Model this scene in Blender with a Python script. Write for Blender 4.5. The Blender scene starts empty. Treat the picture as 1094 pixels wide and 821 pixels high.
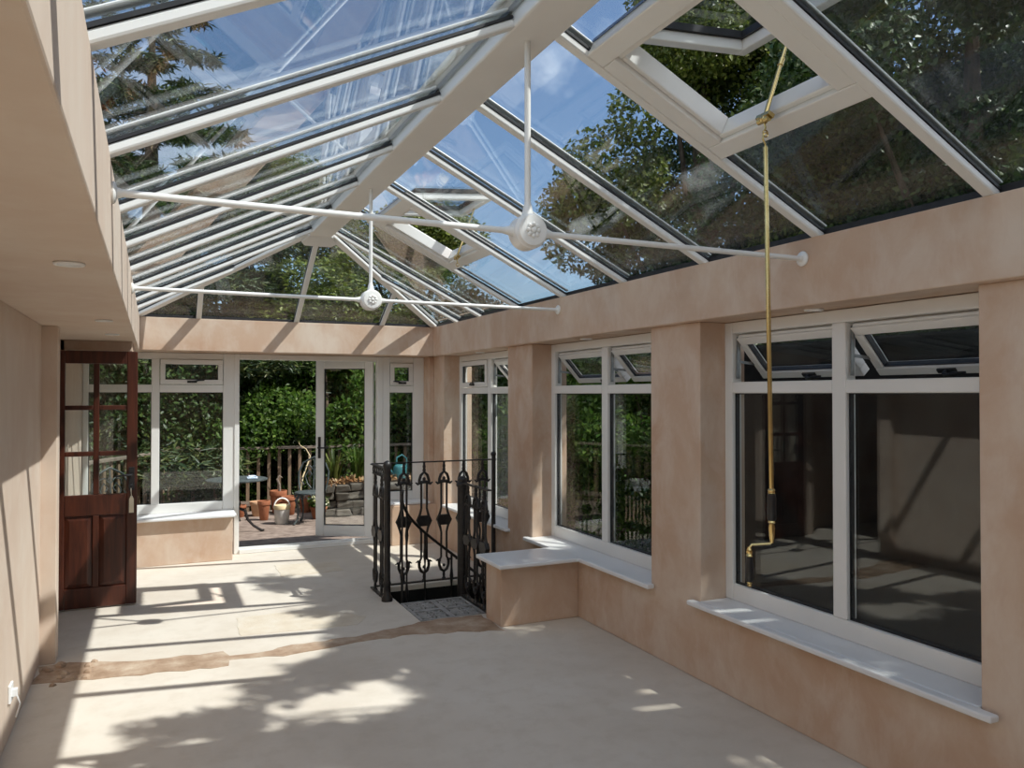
import bpy, bmesh, math, random
import numpy as np
from mathutils import Vector, Matrix, Quaternion
R = math.radians
sc = bpy.context.scene
COL = sc.collection
random.seed(7)
V = Vector

# ------------------------------------------------------------------ materials
def newmat(name):
    m = bpy.data.materials.new(name); m.use_nodes = True
    nt = m.node_tree
    for n in list(nt.nodes): nt.nodes.remove(n)
    out = nt.nodes.new('ShaderNodeOutputMaterial')
    return m, nt, out
def N(nt, t, **k):
    n = nt.nodes.new(t)
    for a, b in k.items():
        if a in n.inputs.keys() if hasattr(n.inputs, 'keys') else False: n.inputs[a].default_value = b
        else: setattr(n, a, b)
    return n
def LK(nt, a, b): nt.links.new(a, b)
def rgb(c): return (c[0], c[1], c[2], 1.0)
def ramp(nt, fac, stops):
    r = nt.nodes.new('ShaderNodeValToRGB')
    el = r.color_ramp.elements
    while len(el) < len(stops): el.new(0.5)
    for e, (p, c) in zip(el, stops):
        e.position = p; e.color = rgb(c) if len(c) == 3 else c
    LK(nt, fac, r.inputs[0]); return r.outputs[0]
def noise(nt, scale, detail=4.0, rough=0.55, vec=None, stretch=None, dist=0.0):
    n = nt.nodes.new('ShaderNodeTexNoise')
    n.inputs['Scale'].default_value = scale; n.inputs['Detail'].default_value = detail
    n.inputs['Roughness'].default_value = rough; n.inputs['Distortion'].default_value = dist
    if vec is None:
        g = nt.nodes.new('ShaderNodeNewGeometry'); vec = g.outputs['Position']
    if stretch:
        mp = nt.nodes.new('ShaderNodeMapping'); mp.inputs['Scale'].default_value = stretch
        LK(nt, vec, mp.inputs[0]); vec = mp.outputs[0]
    LK(nt, vec, n.inputs['Vector']); return n.outputs['Fac']
def mixc(nt, fac, a, b, mode='MIX'):
    m = nt.nodes.new('ShaderNodeMix'); m.data_type = 'RGBA'; m.blend_type = mode
    for inp, v in ((m.inputs['Factor'], fac), (m.inputs['A'], a), (m.inputs['B'], b)): pass
    def put(i, v):
        if hasattr(v, 'is_linked') or isinstance(v, bpy.types.NodeSocket): LK(nt, v, m.inputs[i])
        else: m.inputs[i].default_value = v if i == 0 else rgb(v)
    put(0, fac); put(6, a); put(7, b)
    return m.outputs[2]
def bsdf(nt, out, color, rough=0.6, metal=0.0, bump=None, bstr=0.2, bdist=0.01, spec=0.5):
    b = nt.nodes.new('ShaderNodeBsdfPrincipled')
    if isinstance(color, bpy.types.NodeSocket): LK(nt, color, b.inputs['Base Color'])
    else: b.inputs['Base Color'].default_value = rgb(color)
    if isinstance(rough, bpy.types.NodeSocket): LK(nt, rough, b.inputs['Roughness'])
    else: b.inputs['Roughness'].default_value = rough
    b.inputs['Metallic'].default_value = metal
    b.inputs['Specular IOR Level'].default_value = spec
    if bump is not None:
        bp = nt.nodes.new('ShaderNodeBump'); bp.inputs['Strength'].default_value = bstr
        bp.inputs['Distance'].default_value = bdist
        LK(nt, bump, bp.inputs['Height']); LK(nt, bp.outputs[0], b.inputs['Normal'])
    LK(nt, b.outputs[0], out.inputs[0]); return b
def mat_noise(name, c1, c2, scale=8, rough=0.6, metal=0.0, bstr=0.1, spec=0.4, stretch=None, detail=5):
    m, nt, out = newmat(name)
    f = noise(nt, scale, detail, stretch=stretch)
    bsdf(nt, out, ramp(nt, f, [(0.3, c1), (0.7, c2)]), rough, metal, f, bstr, spec=spec)
    return m

def mat_plaster(pale=0.0):
    m, nt, out = newmat('dry_plaster' if pale else 'bare_plaster')
    a = noise(nt, 1.3, 6, 0.6, dist=0.6)
    b = noise(nt, 4.0, 6, 0.62, stretch=(1.0, 1.0, 0.6), dist=.4)
    c = noise(nt, 14.0, 6, 0.65, stretch=(1.0, 1.0, 0.4), dist=.3)
    col = ramp(nt, a, [(0.34, (0.52, 0.34, 0.235)), (0.50, (0.575, 0.41, 0.30)), (0.66, (0.65, 0.515, 0.405))])
    col = mixc(nt, ramp(nt, b, [(0.45, (0, 0, 0)), (0.66, (0.6, 0.6, 0.6))]), col, (0.69, 0.585, 0.49))
    col = mixc(nt, ramp(nt, c, [(0.48, (0, 0, 0)), (0.72, (0.3, 0.3, 0.3))]), col, (0.53, 0.345, 0.245))
    if pale: col = mixc(nt, pale, col, (0.68, 0.585, 0.495))
    bsdf(nt, out, col, 0.75, 0, c, 0.04, 0.003, spec=0.25); return m
def mat_floor():
    m, nt, out = newmat('floor_screed')
    a = noise(nt, 0.8, 6, 0.6); b = noise(nt, 7.0, 6, 0.65); c = noise(nt, 60, 3)
    col = ramp(nt, a, [(0.35, (0.56, 0.49, 0.41)), (0.52, (0.62, 0.555, 0.475)), (0.7, (0.66, 0.605, 0.53))])
    col = mixc(nt, ramp(nt, b, [(0.47, (0, 0, 0)), (0.72, (0.42, 0.42, 0.42))]), col, (0.49, 0.42, 0.335))
    col = mixc(nt, ramp(nt, c, [(0.62, (0, 0, 0)), (0.8, (0.25, 0.25, 0.25))]), col, (0.72, 0.69, 0.63))
    bsdf(nt, out, col, 0.8, 0, c, 0.08, 0.003, spec=0.2); return m
def mat_mortar(name, c1, c2, c3):
    m, nt, out = newmat(name)
    a = noise(nt, 6, 6, 0.65); b = noise(nt, 45, 5, 0.7)
    col = ramp(nt, a, [(0.3, c1), (0.5, c2), (0.72, c3)])
    bsdf(nt, out, col, 0.9, 0, b, 0.35, 0.008, spec=0.15); return m
def mat_glass(name, tint, dirt=0.0, boost=1.0):
    # clear double glazing: Schlick reflection over a straight-through tinted pane
    m, nt, out = newmat(name)
    g = nt.nodes.new('ShaderNodeNewGeometry')
    d = nt.nodes.new('ShaderNodeVectorMath'); d.operation = 'DOT_PRODUCT'
    LK(nt, g.outputs['Incoming'], d.inputs[0]); LK(nt, g.outputs['Normal'], d.inputs[1])
    def mth(op, a, b=None):
        n = nt.nodes.new('ShaderNodeMath'); n.operation = op
        for i, v in enumerate((a, b)):
            if v is None: continue
            if isinstance(v, bpy.types.NodeSocket): LK(nt, v, n.inputs[i])
            else: n.inputs[i].default_value = v
        return n.outputs[0]
    c = mth('ABSOLUTE', d.outputs['Value'])
    k = mth('POWER', mth('SUBTRACT', 1.0, c), 5.0)
    fr = mth('ADD', mth('MULTIPLY', k, 0.955), 0.045 * boost)
    tr = nt.nodes.new('ShaderNodeBsdfTransparent'); tr.inputs[0].default_value = rgb(tint)
    gl = nt.nodes.new('ShaderNodeBsdfGlossy'); gl.inputs['Roughness'].default_value = 0.0
    gl.inputs['Color'].default_value = (1, 1, 1, 1)
    mx = nt.nodes.new('ShaderNodeMixShader'); LK(nt, fr, mx.inputs[0])
    LK(nt, tr.outputs[0], mx.inputs[1]); LK(nt, gl.outputs[0], mx.inputs[2])
    last = mx.outputs[0]
    if dirt > 0:
        df = nt.nodes.new('ShaderNodeBsdfDiffuse'); df.inputs[0].default_value = (0.75, 0.76, 0.77, 1)
        m2 = nt.nodes.new('ShaderNodeMixShader')
        f = noise(nt, 3.0, 5, 0.65)
        LK(nt, ramp(nt, f, [(0.35, (dirt * .3,) * 3), (0.75, (dirt,) * 3)]), m2.inputs[0])
        LK(nt, last, m2.inputs[1]); LK(nt, df.outputs[0], m2.inputs[2]); last = m2.outputs[0]
    LK(nt, last, out.inputs[0]); return m
def mat_leaf(name, cols, trans=0.3):
    m, nt, out = newmat(name)
    g = nt.nodes.new('ShaderNodeNewGeometry')
    col = ramp(nt, g.outputs['Random Per Island'], [(i / (len(cols) - 1), c) for i, c in enumerate(cols)])
    a = nt.nodes.new('ShaderNodeBsdfPrincipled'); LK(nt, col, a.inputs['Base Color'])
    a.inputs['Roughness'].default_value = 0.45; a.inputs['Specular IOR Level'].default_value = 0.35
    t = nt.nodes.new('ShaderNodeBsdfTranslucent'); LK(nt, col, t.inputs['Color'])
    mx = nt.nodes.new('ShaderNodeMixShader'); mx.inputs[0].default_value = trans
    LK(nt, a.outputs[0], mx.inputs[1]); LK(nt, t.outputs[0], mx.inputs[2])
    LK(nt, mx.outputs[0], out.inputs[0]); return m
def mat_wood(name, c1, c2, rough=0.35, axis='z', spec=0.5):
    m, nt, out = newmat(name)
    st = {'z': (14, 14, 1.2), 'x': (1.2, 14, 14), 'y': (14, 1.2, 14)}[axis]
    f = noise(nt, 2.5, 8, 0.6, stretch=st, dist=0.5)
    bsdf(nt, out, ramp(nt, f, [(0.3, c1), (0.7, c2)]), rough, 0, f, 0.05, 0.002, spec=spec); return m

M = {}
M['plaster'] = mat_plaster(); M['plaster_dry'] = mat_plaster(.55)
M['floor'] = mat_floor()
M['mortar'] = mat_mortar('rough_mortar', (0.26, 0.17, 0.11), (0.38, 0.27, 0.19), (0.52, 0.42, 0.32))
M['adhesive'] = mat_mortar('tan_floor_patch', (0.55, 0.465, 0.36), (0.60, 0.52, 0.415), (0.63, 0.57, 0.485))
M['upvc'] = mat_noise('white_upvc', (0.74, 0.73, 0.70), (0.78, 0.77, 0.745), 3, 0.32, 0, 0.0, spec=0.5)
M['white_paint'] = mat_noise('white_enamel', (0.78, 0.77, 0.74), (0.82, 0.81, 0.78), 6, 0.3, 0, 0.02)
M['sill'] = mat_noise('white_sill', (0.74, 0.745, 0.75), (0.80, 0.80, 0.80), 4, 0.28, 0, 0.0)
M['gasket'] = mat_noise('black_rubber', (0.012, 0.012, 0.014), (0.025, 0.025, 0.028), 20, 0.5, 0, 0.0)
M['roof_glass'] = mat_glass('roof_glass', (0.92, 0.96, 0.975), 0.006)
M['win_glass'] = mat_glass('window_glass', (0.90, 0.93, 0.925), 0.0, 0.95)
M['iron'] = mat_noise('black_ironwork', (0.010, 0.009, 0.009), (0.028, 0.024, 0.022), 30, 0.42, 0, 0.12)
M['grate'] = mat_noise('worn_grey_iron', (0.22, 0.215, 0.205), (0.38, 0.37, 0.355), 18, 0.6, 0, 0.15)
M['garden_iron'] = mat_noise('weathered_green_iron', (0.028, 0.037, 0.038), (0.085, 0.105, 0.105), 18, 0.55, 0, 0.15)
M['black'] = mat_noise('black_handle', (0.010, 0.010, 0.011), (0.02, 0.02, 0.022), 20, 0.35, 0, 0.02)
M['brass'] = mat_noise('polished_brass', (0.56, 0.42, 0.17), (0.70, 0.55, 0.26), 12, 0.22, 1.0, 0.02)
M['steel'] = mat_noise('steel_stay', (0.20, 0.20, 0.20), (0.32, 0.32, 0.31), 15, 0.4, 0.9, 0.02)
M['mahogany'] = mat_wood('mahogany', (0.032, 0.007, 0.0035), (0.088, 0.021, 0.009), 0.38)
M['paling'] = mat_wood('weathered_timber', (0.13, 0.085, 0.055), (0.27, 0.20, 0.135), 0.8, spec=0.2)
M['rail_wood'] = mat_wood('weathered_rail', (0.16, 0.125, 0.10), (0.30, 0.25, 0.205), 0.8, 'x', spec=0.2)
M['paving'] = mat_noise('brown_paving', (0.15, 0.115, 0.095), (0.30, 0.245, 0.205), 9, 0.85, 0, 0.3, spec=0.2)
M['terracotta'] = mat_noise('terracotta', (0.27, 0.095, 0.048), (0.40, 0.165, 0.085), 9, 0.8, 0, 0.1, spec=0.2)
M['buff'] = mat_noise('buff_terracotta', (0.48, 0.27, 0.15), (0.62, 0.40, 0.25), 9, 0.8, 0, 0.1, spec=0.2)
M['soil'] = mat_noise('dark_soil', (0.03, 0.02, 0.014), (0.07, 0.05, 0.035), 30, 0.95, 0, 0.5, spec=0.1)
M['bucket'] = mat_noise('splashed_bucket', (0.42, 0.42, 0.41), (0.78, 0.76, 0.70), 7, 0.5, 0, 0.05)
M['cream_lid'] = mat_noise('cream_lid', (0.66, 0.52, 0.28), (0.74, 0.63, 0.40), 6, 0.5, 0, 0.05)
M['stone'] = mat_noise('rough_stone', (0.07, 0.06, 0.05), (0.17, 0.15, 0.125), 6, 0.9, 0, 0.5, spec=0.2)
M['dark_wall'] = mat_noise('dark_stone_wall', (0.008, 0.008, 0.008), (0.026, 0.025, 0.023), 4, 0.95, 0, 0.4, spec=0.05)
M['white_plastic'] = mat_noise('white_plastic', (0.78, 0.78, 0.77), (0.84, 0.84, 0.83), 5, 0.35, 0, 0.0)
M['paper'] = mat_noise('cream_card_tag', (0.74, 0.66, 0.50), (0.82, 0.76, 0.62), 8, 0.8, 0, 0.0)
M['blue_cloth'] = mat_noise('blue_white_cloth', (0.25, 0.42, 0.62), (0.80, 0.84, 0.88), 30, 0.8, 0, 0.1)
M['teal'] = mat_noise('teal_plastic', (0.025, 0.12, 0.135), (0.06, 0.22, 0.24), 8, 0.4, 0, 0.0)
M['lens'] = mat_noise('frosted_lens', (0.55, 0.54, 0.50), (0.62, 0.61, 0.58), 20, 0.3, 0, 0.0)
M['bark'] = mat_noise('tree_bark', (0.05, 0.037, 0.026), (0.14, 0.105, 0.075), 14, 0.95, 0, 0.6, spec=0.1, stretch=(1, 1, 0.3))
M['lawn'] = mat_noise('grass_ground', (0.03, 0.06, 0.016), (0.08, 0.13, 0.03), 5, 0.95, 0, 0.5, spec=0.1)
M['leaf_bright'] = mat_leaf('bright_leaves', [(0.022, 0.055, 0.008), (0.06, 0.135, 0.018), (0.12, 0.21, 0.03), (0.035, 0.08, 0.014), (0.19, 0.28, 0.06)], 0.5)
M['leaf_dark'] = mat_leaf('dark_leaves', [(0.014, 0.034, 0.009), (0.03, 0.065, 0.013), (0.05, 0.09, 0.018), (0.02, 0.045, 0.01), (0.085, 0.12, 0.024)], 0.22)
M['leaf_olive'] = mat_leaf('olive_leaves', [(0.035, 0.055, 0.01), (0.095, 0.135, 0.02), (0.18, 0.22, 0.035), (0.06, 0.095, 0.015), (0.25, 0.26, 0.07)], 0.35)
M['needle'] = mat_leaf('conifer_sprays', [(0.012, 0.03, 0.012), (0.03, 0.055, 0.02), (0.055, 0.085, 0.025), (0.10, 0.11, 0.03)], 0.12)
M['litter'] = mat_leaf('fallen_leaves', [(0.26, 0.13, 0.05), (0.38, 0.22, 0.10), (0.20, 0.08, 0.03), (0.50, 0.36, 0.20)], 0.1)
M['petal'] = mat_leaf('cream_petals', [(0.75, 0.72, 0.50), (0.85, 0.83, 0.70), (0.62, 0.66, 0.30)], 0.3)

# ------------------------------------------------------------------ mesh helper
class MB:
    def __init__(s): s.v = []; s.f = []
    def add(s, vs, fs):
        o = len(s.v); s.v += [tuple(p) for p in vs]; s.f += [tuple(i + o for i in f) for f in fs]; return s
    def box(s, x0, y0, z0, x1, y1, z1):
        x0, x1 = min(x0, x1), max(x0, x1); y0, y1 = min(y0, y1), max(y0, y1); z0, z1 = min(z0, z1), max(z0, z1)
        vs = [(x0, y0, z0), (x1, y0, z0), (x1, y1, z0), (x0, y1, z0), (x0, y0, z1), (x1, y0, z1), (x1, y1, z1), (x0, y1, z1)]
        return s.add(vs, [(0, 3, 2, 1), (4, 5, 6, 7), (0, 1, 5, 4), (1, 2, 6, 5), (2, 3, 7, 6), (3, 0, 4, 7)])
    def ob(s, O, U, W, Nn, a, b, c):
        """oriented box from corner O along unit U,W,Nn by lengths a,b,c"""
        O, U, W, Nn = V(O), V(U), V(W), V(Nn)
        if U.cross(W).dot(Nn) * a * b * c < 0: O = O + Nn * c; c = -c
        p = [O, O + U * a, O + U * a + W * b, O + W * b]; q = [k + Nn * c for k in p]
        return s.add(p + q, [(0, 3, 2, 1), (4, 5, 6, 7), (0, 1, 5, 4), (1, 2, 6, 5), (2, 3, 7, 6), (3, 0, 4, 7)])
    def frame(s, O, U, W, Nn, a, b, bw, c):
        """rectangular frame a x b of bar width bw, depth c"""
        O, U, W, Nn = V(O), V(U).normalized(), V(W).normalized(), V(Nn).normalized()
        s.ob(O, U, W, Nn, a, bw, c); s.ob(O + W * (b - bw), U, W, Nn, a, bw, c)
        s.ob(O + W * bw, U, W, Nn, bw, b - 2 * bw, c); s.ob(O + W * bw + U * (a - bw), U, W, Nn, bw, b - 2 * bw, c)
        return s
    def bar(s, p, q, w, h, up=(0, 0, 1)):
        """box bar from p to q, width w (sideways), height h (along up), centred"""
        p, q = V(p), V(q); d = (q - p); L = d.length; d.normalize()
        side = d.cross(V(up)).normalized(); u = side.cross(d).normalized()
        return s.ob(p - side * w / 2 - u * h / 2, d, side, u, L, w, h)
    def prism(s, poly, off):
        """extrude polygon (3d points) by vector off"""
        n = len(poly); a = [V(p) for p in poly]; b = [p + V(off) for p in a]
        nrm = V((0, 0, 0))
        for i in range(n): nrm += a[i].cross(a[(i + 1) % n])
        if nrm.dot(V(off)) < 0: a, b = a[::-1], b[::-1]
        return s.add(a + b, [tuple(range(n))[::-1], tuple(range(n, 2 * n))] + [(i, (i + 1) % n, n + (i + 1) % n, n + i) for i in range(n)])
    def tube(s, pts, r, n=8, closed=False):
        pts = [V(p) for p in pts]; m = len(pts)
        rs = r if isinstance(r, (list, tuple)) else [r] * m
        rings = []; prev = None
        for i, p in enumerate(pts):
            if closed: t = pts[(i + 1) % m] - pts[i - 1]
            else: t = pts[min(i + 1, m - 1)] - pts[max(i - 1, 0)]
            t.normalize()
            if prev is None:
                ref = V((0, 0, 1)) if abs(t.z) < 0.9 else V((1, 0, 0))
                a = t.cross(ref).normalized()
            else:
                a = (prev - t * prev.dot(t)).normalized()
            prev = a; b = t.cross(a)
            rings.append([p + (a * math.cos(k * 2 * math.pi / n) + b * math.sin(k * 2 * math.pi / n)) * rs[i] for k in range(n)])
        vs = [q for rg in rings for q in rg]; fs = []
        last = m if closed else m - 1
        for i in range(last):
            for k in range(n):
                a0 = i * n + k; a1 = i * n + (k + 1) % n; b0 = ((i + 1) % m) * n + k; b1 = ((i + 1) % m) * n + (k + 1) % n
                fs.append((a0, a1, b1, b0))
        if not closed: fs += [tuple(range(n))[::-1], tuple(range((m - 1) * n, m * n))]
        return s.add(vs, fs)
    def cyl(s, p, q, r0, r1=None, n=16):
        return s.tube([p, q], [r0, r0 if r1 is None else r1], n)
    def lathe(s, prof, c, n=24, axis=(0, 0, 1)):
        """profile list of (radius, height) about axis at c"""
        ax = V(axis).normalized(); ref = V((1, 0, 0)) if abs(ax.x) < 0.9 else V((0, 1, 0))
        a = (ref - ax * ref.dot(ax)).normalized(); b = ax.cross(a); c = V(c)
        vs = []; fs = []
        for r, h in prof:
            for k in range(n):
                t = 2 * math.pi * k / n
                vs.append(c + ax * h + (a * math.cos(t) + b * math.sin(t)) * max(r, 1e-4))
        for i in range(len(prof) - 1):
            for k in range(n):
                fs.append((i * n + k, i * n + (k + 1) % n, (i + 1) * n + (k + 1) % n, (i + 1) * n + k))
        fs += [tuple(range(n))[::-1], tuple(range((len(prof) - 1) * n, len(prof) * n))]
        return s.add(vs, fs)
    def ball(s, c, r, n=12):
        return s.lathe([(r * math.sin(math.pi * i / 8), -r * math.cos(math.pi * i / 8)) for i in range(9)], c, n)
    def build(s, name, mat, parent=None, bevel=0, smooth=False, loc=None):
        me = bpy.data.meshes.new(name)
        vs = s.v
        off = V((0, 0, 0))
        if loc is not None: off = V(loc)
        elif parent is not None and not parent.get('_local'):
            p = parent
            while p is not None: off += p.location; p = p.parent
        me.from_pydata([tuple(V(p) - off) for p in vs], [], s.f); me.update()
        me.materials.append(mat)
        if smooth:
            for p in me.polygons: p.use_smooth = True
        o = bpy.data.objects.new(name, me); COL.objects.link(o)
        if parent is not None: o.parent = parent
        if loc is not None: o.location = off if parent is None else off
        if parent is not None and parent.get('_local'): o['_local'] = 1
        if bevel:
            b = o.modifiers.new('bevel', 'BEVEL'); b.width = bevel; b.segments = 2; b.limit_method = 'ANGLE'; b.angle_limit = R(40)
        if smooth:
            try: me.set_sharp_from_angle(angle=R(42))
            except Exception: pass
        return o
def tag(o, label, cat, group=None, kind=None):
    o['label'] = label; o['category'] = cat
    if group: o['group'] = group
    if kind: o['kind'] = kind
    return o
def empty(name, loc, label, cat, group=None, kind=None, rz=0, local=False):
    o = bpy.data.objects.new(name, None); COL.objects.link(o); o.location = loc; o.rotation_euler = (0, 0, rz)
    o.empty_display_size = 0.1
    if local: o['_local'] = 1
    return tag(o, label, cat, group, kind)
def copy_tree(o, parent=None):
    c = o.copy(); COL.objects.link(c)
    if parent is not None: c.parent = parent
    for ch in list(o.children): copy_tree(ch, c)
    return c

# ------------------------------------------------------------------ measures (metres; camera foot at the origin, +y down the room)
XL, XW, XB, XR, XF = -0.125, -0.62, 2.81, 2.87, 3.05       # bulkhead, left wall, beam face, wall face, window frame plane
YB, YD, YF, YS = 8.19, 8.23, 8.52, -2.4                     # back beam, dwarf wall, back frames, wall behind the camera
ZB, ZT = 2.07, 2.39                                         # beam underside and top
RX0, RX1, RZ, RY = 1.25, 1.45, 3.06, 7.05                   # ridge underside edges, height, end
HOLE = (1.77, 5.43, 2.87, 6.50)
SZ = 0.46                                                   # sill top
ST = 'structure'

# ------------------------------------------------------------------ floor
mb = MB()
hx0, hy0, hx1, hy1 = HOLE
for b in ((-2.6, YS - .3, hx0, YF + .06), (hx0, YS - .3, 3.25, hy0), (hx0, hy1, 3.25, YF + .06), (hx1, hy0, 3.25, hy1)):
    mb.box(b[0], b[1], -0.04, b[2], b[3], 0)
fl = tag(mb.build('floor', M['floor']), 'bare cream screed floor of the whole room', 'floor', kind=ST)
def rough_poly(pts, seed, amp=0.02, step=0.07):
    rnd = random.Random(seed); out = []
    for i in range(len(pts)):
        a, b = V((*pts[i], 0)), V((*pts[(i + 1) % len(pts)], 0)); n = max(1, int((b - a).length / step))
        for k in range(n):
            p = a.lerp(b, k / n); out.append((p.x + rnd.uniform(-amp, amp), p.y + rnd.uniform(-amp, amp)))
    return out
def floor_patch(name, pts, seed, z, mat, amp=0.02):
    pl = rough_poly(pts, seed, amp)
    bm = bmesh.new(); vs = [bm.verts.new((x, y, z)) for x, y in pl]; bm.faces.new(vs)
    bmesh.ops.triangulate(bm, faces=bm.faces[:]); me = bpy.data.meshes.new(name)
    r = bmesh.ops.extrude_face_region(bm, geom=bm.faces[:])
    for e in r['geom']:
        if isinstance(e, bmesh.types.BMVert): e.co.z -= 0.01
    bmesh.ops.recalc_face_normals(bm, faces=bm.faces[:]); bm.to_mesh(me); bm.free(); me.materials.append(mat)
    o = bpy.data.objects.new(name, me); COL.objects.link(o); o.parent = fl; return o
s1 = floor_patch('mortar_strip', [(-.61, 5.18), (-.06, 5.09), (.41, 5.04), (.43, 5.13), (.74, 5.09), (1.22, 5.14), (1.62, 5.16), (2.22, 5.0), (2.23, 5.42), (1.75, 5.42), (1.69, 5.38), (1.26, 5.29), (.76, 5.27), (.70, 5.20), (.45, 5.23), (.42, 5.33), (-.06, 5.36), (-.45, 5.50), (-.61, 5.50)], 3, 0.003, M['mortar'])
s1['label'] = 'rough brown strip of broken mortar across the floor'
s2 = floor_patch('screed_patch', [(1.06, 7.28), (1.62, 7.30), (1.64, 7.72), (1.07, 7.80)], 4, 0.002, M['adhesive'], 0.008)
s3 = floor_patch('screed_patch', [(.55, 5.62), (1.33, 5.55), (1.45, 5.72), (1.12, 6.10), (.56, 6.08)], 5, 0.002, M['adhesive'], 0.008)
for s_ in (s2, s3): s_['label'] = 'tan patch in the pale screed'
# crumbs of mortar left at the foot of the left wall
mb = MB(); rr = random.Random(2)
for k in range(26):
    x, y, h = rr.uniform(-.60, -.32), rr.uniform(5.05, 5.48), rr.uniform(.008, .03)
    mb.lathe([(h * 1.1, 0), (h * .9, h * .5), (h * .3, h * .8)], (x, y, 0), 5)
o = mb.build('mortar_crumbs', M['mortar']); tag(o, 'crumbled brown mortar lying at the foot of the left plaster wall', 'rubble', kind='stuff')

# pit below the stair opening
mb = MB()
mb.box(hx0 - .12, hy0 - .12, -2.6, hx0, hy1 + .12, -.04); mb.box(hx1, hy0 - .12, -2.6, hx1 + .12, hy1 + .12, -.04)
mb.box(hx0, hy0 - .12, -2.6, hx1, hy0, -.04); mb.box(hx0, hy1, -2.6, hx1, hy1 + .12, -.04)
mb.box(hx0 - .12, hy0 - .12, -2.7, hx1 + .12, hy1 + .12, -2.6)
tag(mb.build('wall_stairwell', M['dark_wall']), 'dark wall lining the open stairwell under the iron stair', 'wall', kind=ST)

# ------------------------------------------------------------------ walls
WIN_Y = [(-.22, 1.46), (1.965, 3.64), (4.13, 5.84), (6.33, 8.02)]
mb = MB()
piers = [(YS, -.22), (1.46, 1.965), (3.64, 4.13), (5.84, 6.33), (8.02, YF + .1)]
pl = [(XR, YF + .1, 0), (XR, YS, 0)]
for a, b in piers: pl += ([(XR, a, ZB)] if a == YS else [(XR, a, SZ - .03), (XR, a, ZB)]) + [(XR, b, ZB)] + ([(XR, b, SZ - .03)] if b < 8.1 else [])
mb.prism(pl, (.33, 0, 0))
tag(mb.build('wall_right', M['plaster'], bevel=.006), 'right plaster wall with tall piers between its windows', 'wall', kind=ST)
mb = MB(); mb.prism([(XB, YS, ZB), (XB, YS, ZT), (XR + .33, YS, ZT - .12), (XR + .33, YS, ZB)], (0, YF + .1 - YS, 0))
tag(mb.build('trim_1', M['plaster'], bevel=.006), 'deep plastered beam along the tops of the right windows', 'beam', kind=ST)
mb = MB(); mb.prism([(XL - .01, YB, ZB), (XL - .01, YB, ZT), (XL - .01, YF + .1, ZT - .12), (XL - .01, YF + .1, ZB)], (XB + .03 - XL, 0, 0))
tag(mb.build('trim_2', M['plaster'], bevel=.006), 'plastered beam over the garden door at the far end', 'beam', kind=ST)
mb = MB(); mb.prism([(-2.6, YS, ZB), (XL, YS, ZB), (XL, YS, ZT), (XL - .2, YS, ZT), (XL - .2, YS, ZB + .12), (-2.6, YS, ZB + .12)], (0, YF + .1 - YS, 0))
tag(mb.build('ceiling', M['plaster_dry'], bevel=.006), 'low plastered soffit and upstand along the left edge of the glass roof', 'ceiling', kind=ST)
mb = MB(); mb.box(-1.3, 6.90, 1.99, XL - .03, 8.18, ZB + .001)
tag(mb.build('trim_4', M['plaster'], bevel=.004), 'lowered plaster lintel above the wooden door', 'lintel', kind=ST)
mb = MB()
mb.box(XW - .30, YS, 0, XW, 5.52, ZB)
mb.box(XW - .30, 5.52, 0, XW + .085, 5.66, ZB)
mb.box(XW - .30, 6.90, 0, XW, YF + .1, ZB)
tag(mb.build('wall_left', M['plaster_dry'], bevel=.005), 'left plaster wall lit along its foot by the sun', 'wall', kind=ST)
mb = MB(); mb.box(-2.6, 5.0, 0, -2.45, 7.3, ZB); mb.box(-2.45, 5.0, 0, XW - .30, 5.12, ZB); mb.box(-2.45, 7.2, 0, XW - .30, 7.3, ZB)
tag(mb.build('wall_passage', M['plaster']), 'plaster wall of the passage behind the wooden door', 'wall', kind=ST)
mb = MB(); mb.box(-2.6, YS - .3, 0, 3.2, YS, 3.25)
tag(mb.build('wall_front', M['plaster']), 'plaster wall closing the near end of the room', 'wall', kind=ST)
# dwarf walls under the back windows
mb = MB(); mb.box(XW, YD, 0, .725, YF + .1, SZ - .03); mb.box(2.36, YD + .02, 0, XR, YF + .1, SZ - .03)
mb.box(2.81, YD + .12, SZ - .03, XR, YF + .1, ZB)
tag(mb.build('wall_back', M['plaster'], bevel=.006), 'low plaster wall either side of the garden door', 'wall', kind=ST)
# stub wall carrying the return of the middle sill
mb = MB(); mb.box(2.24, 5.06, 0, XR, 5.33, SZ - .03)
tag(mb.build('wall_stub', M['plaster'], bevel=.006), 'short low plaster wall standing out beside the stair railings', 'wall', kind=ST)

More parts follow.
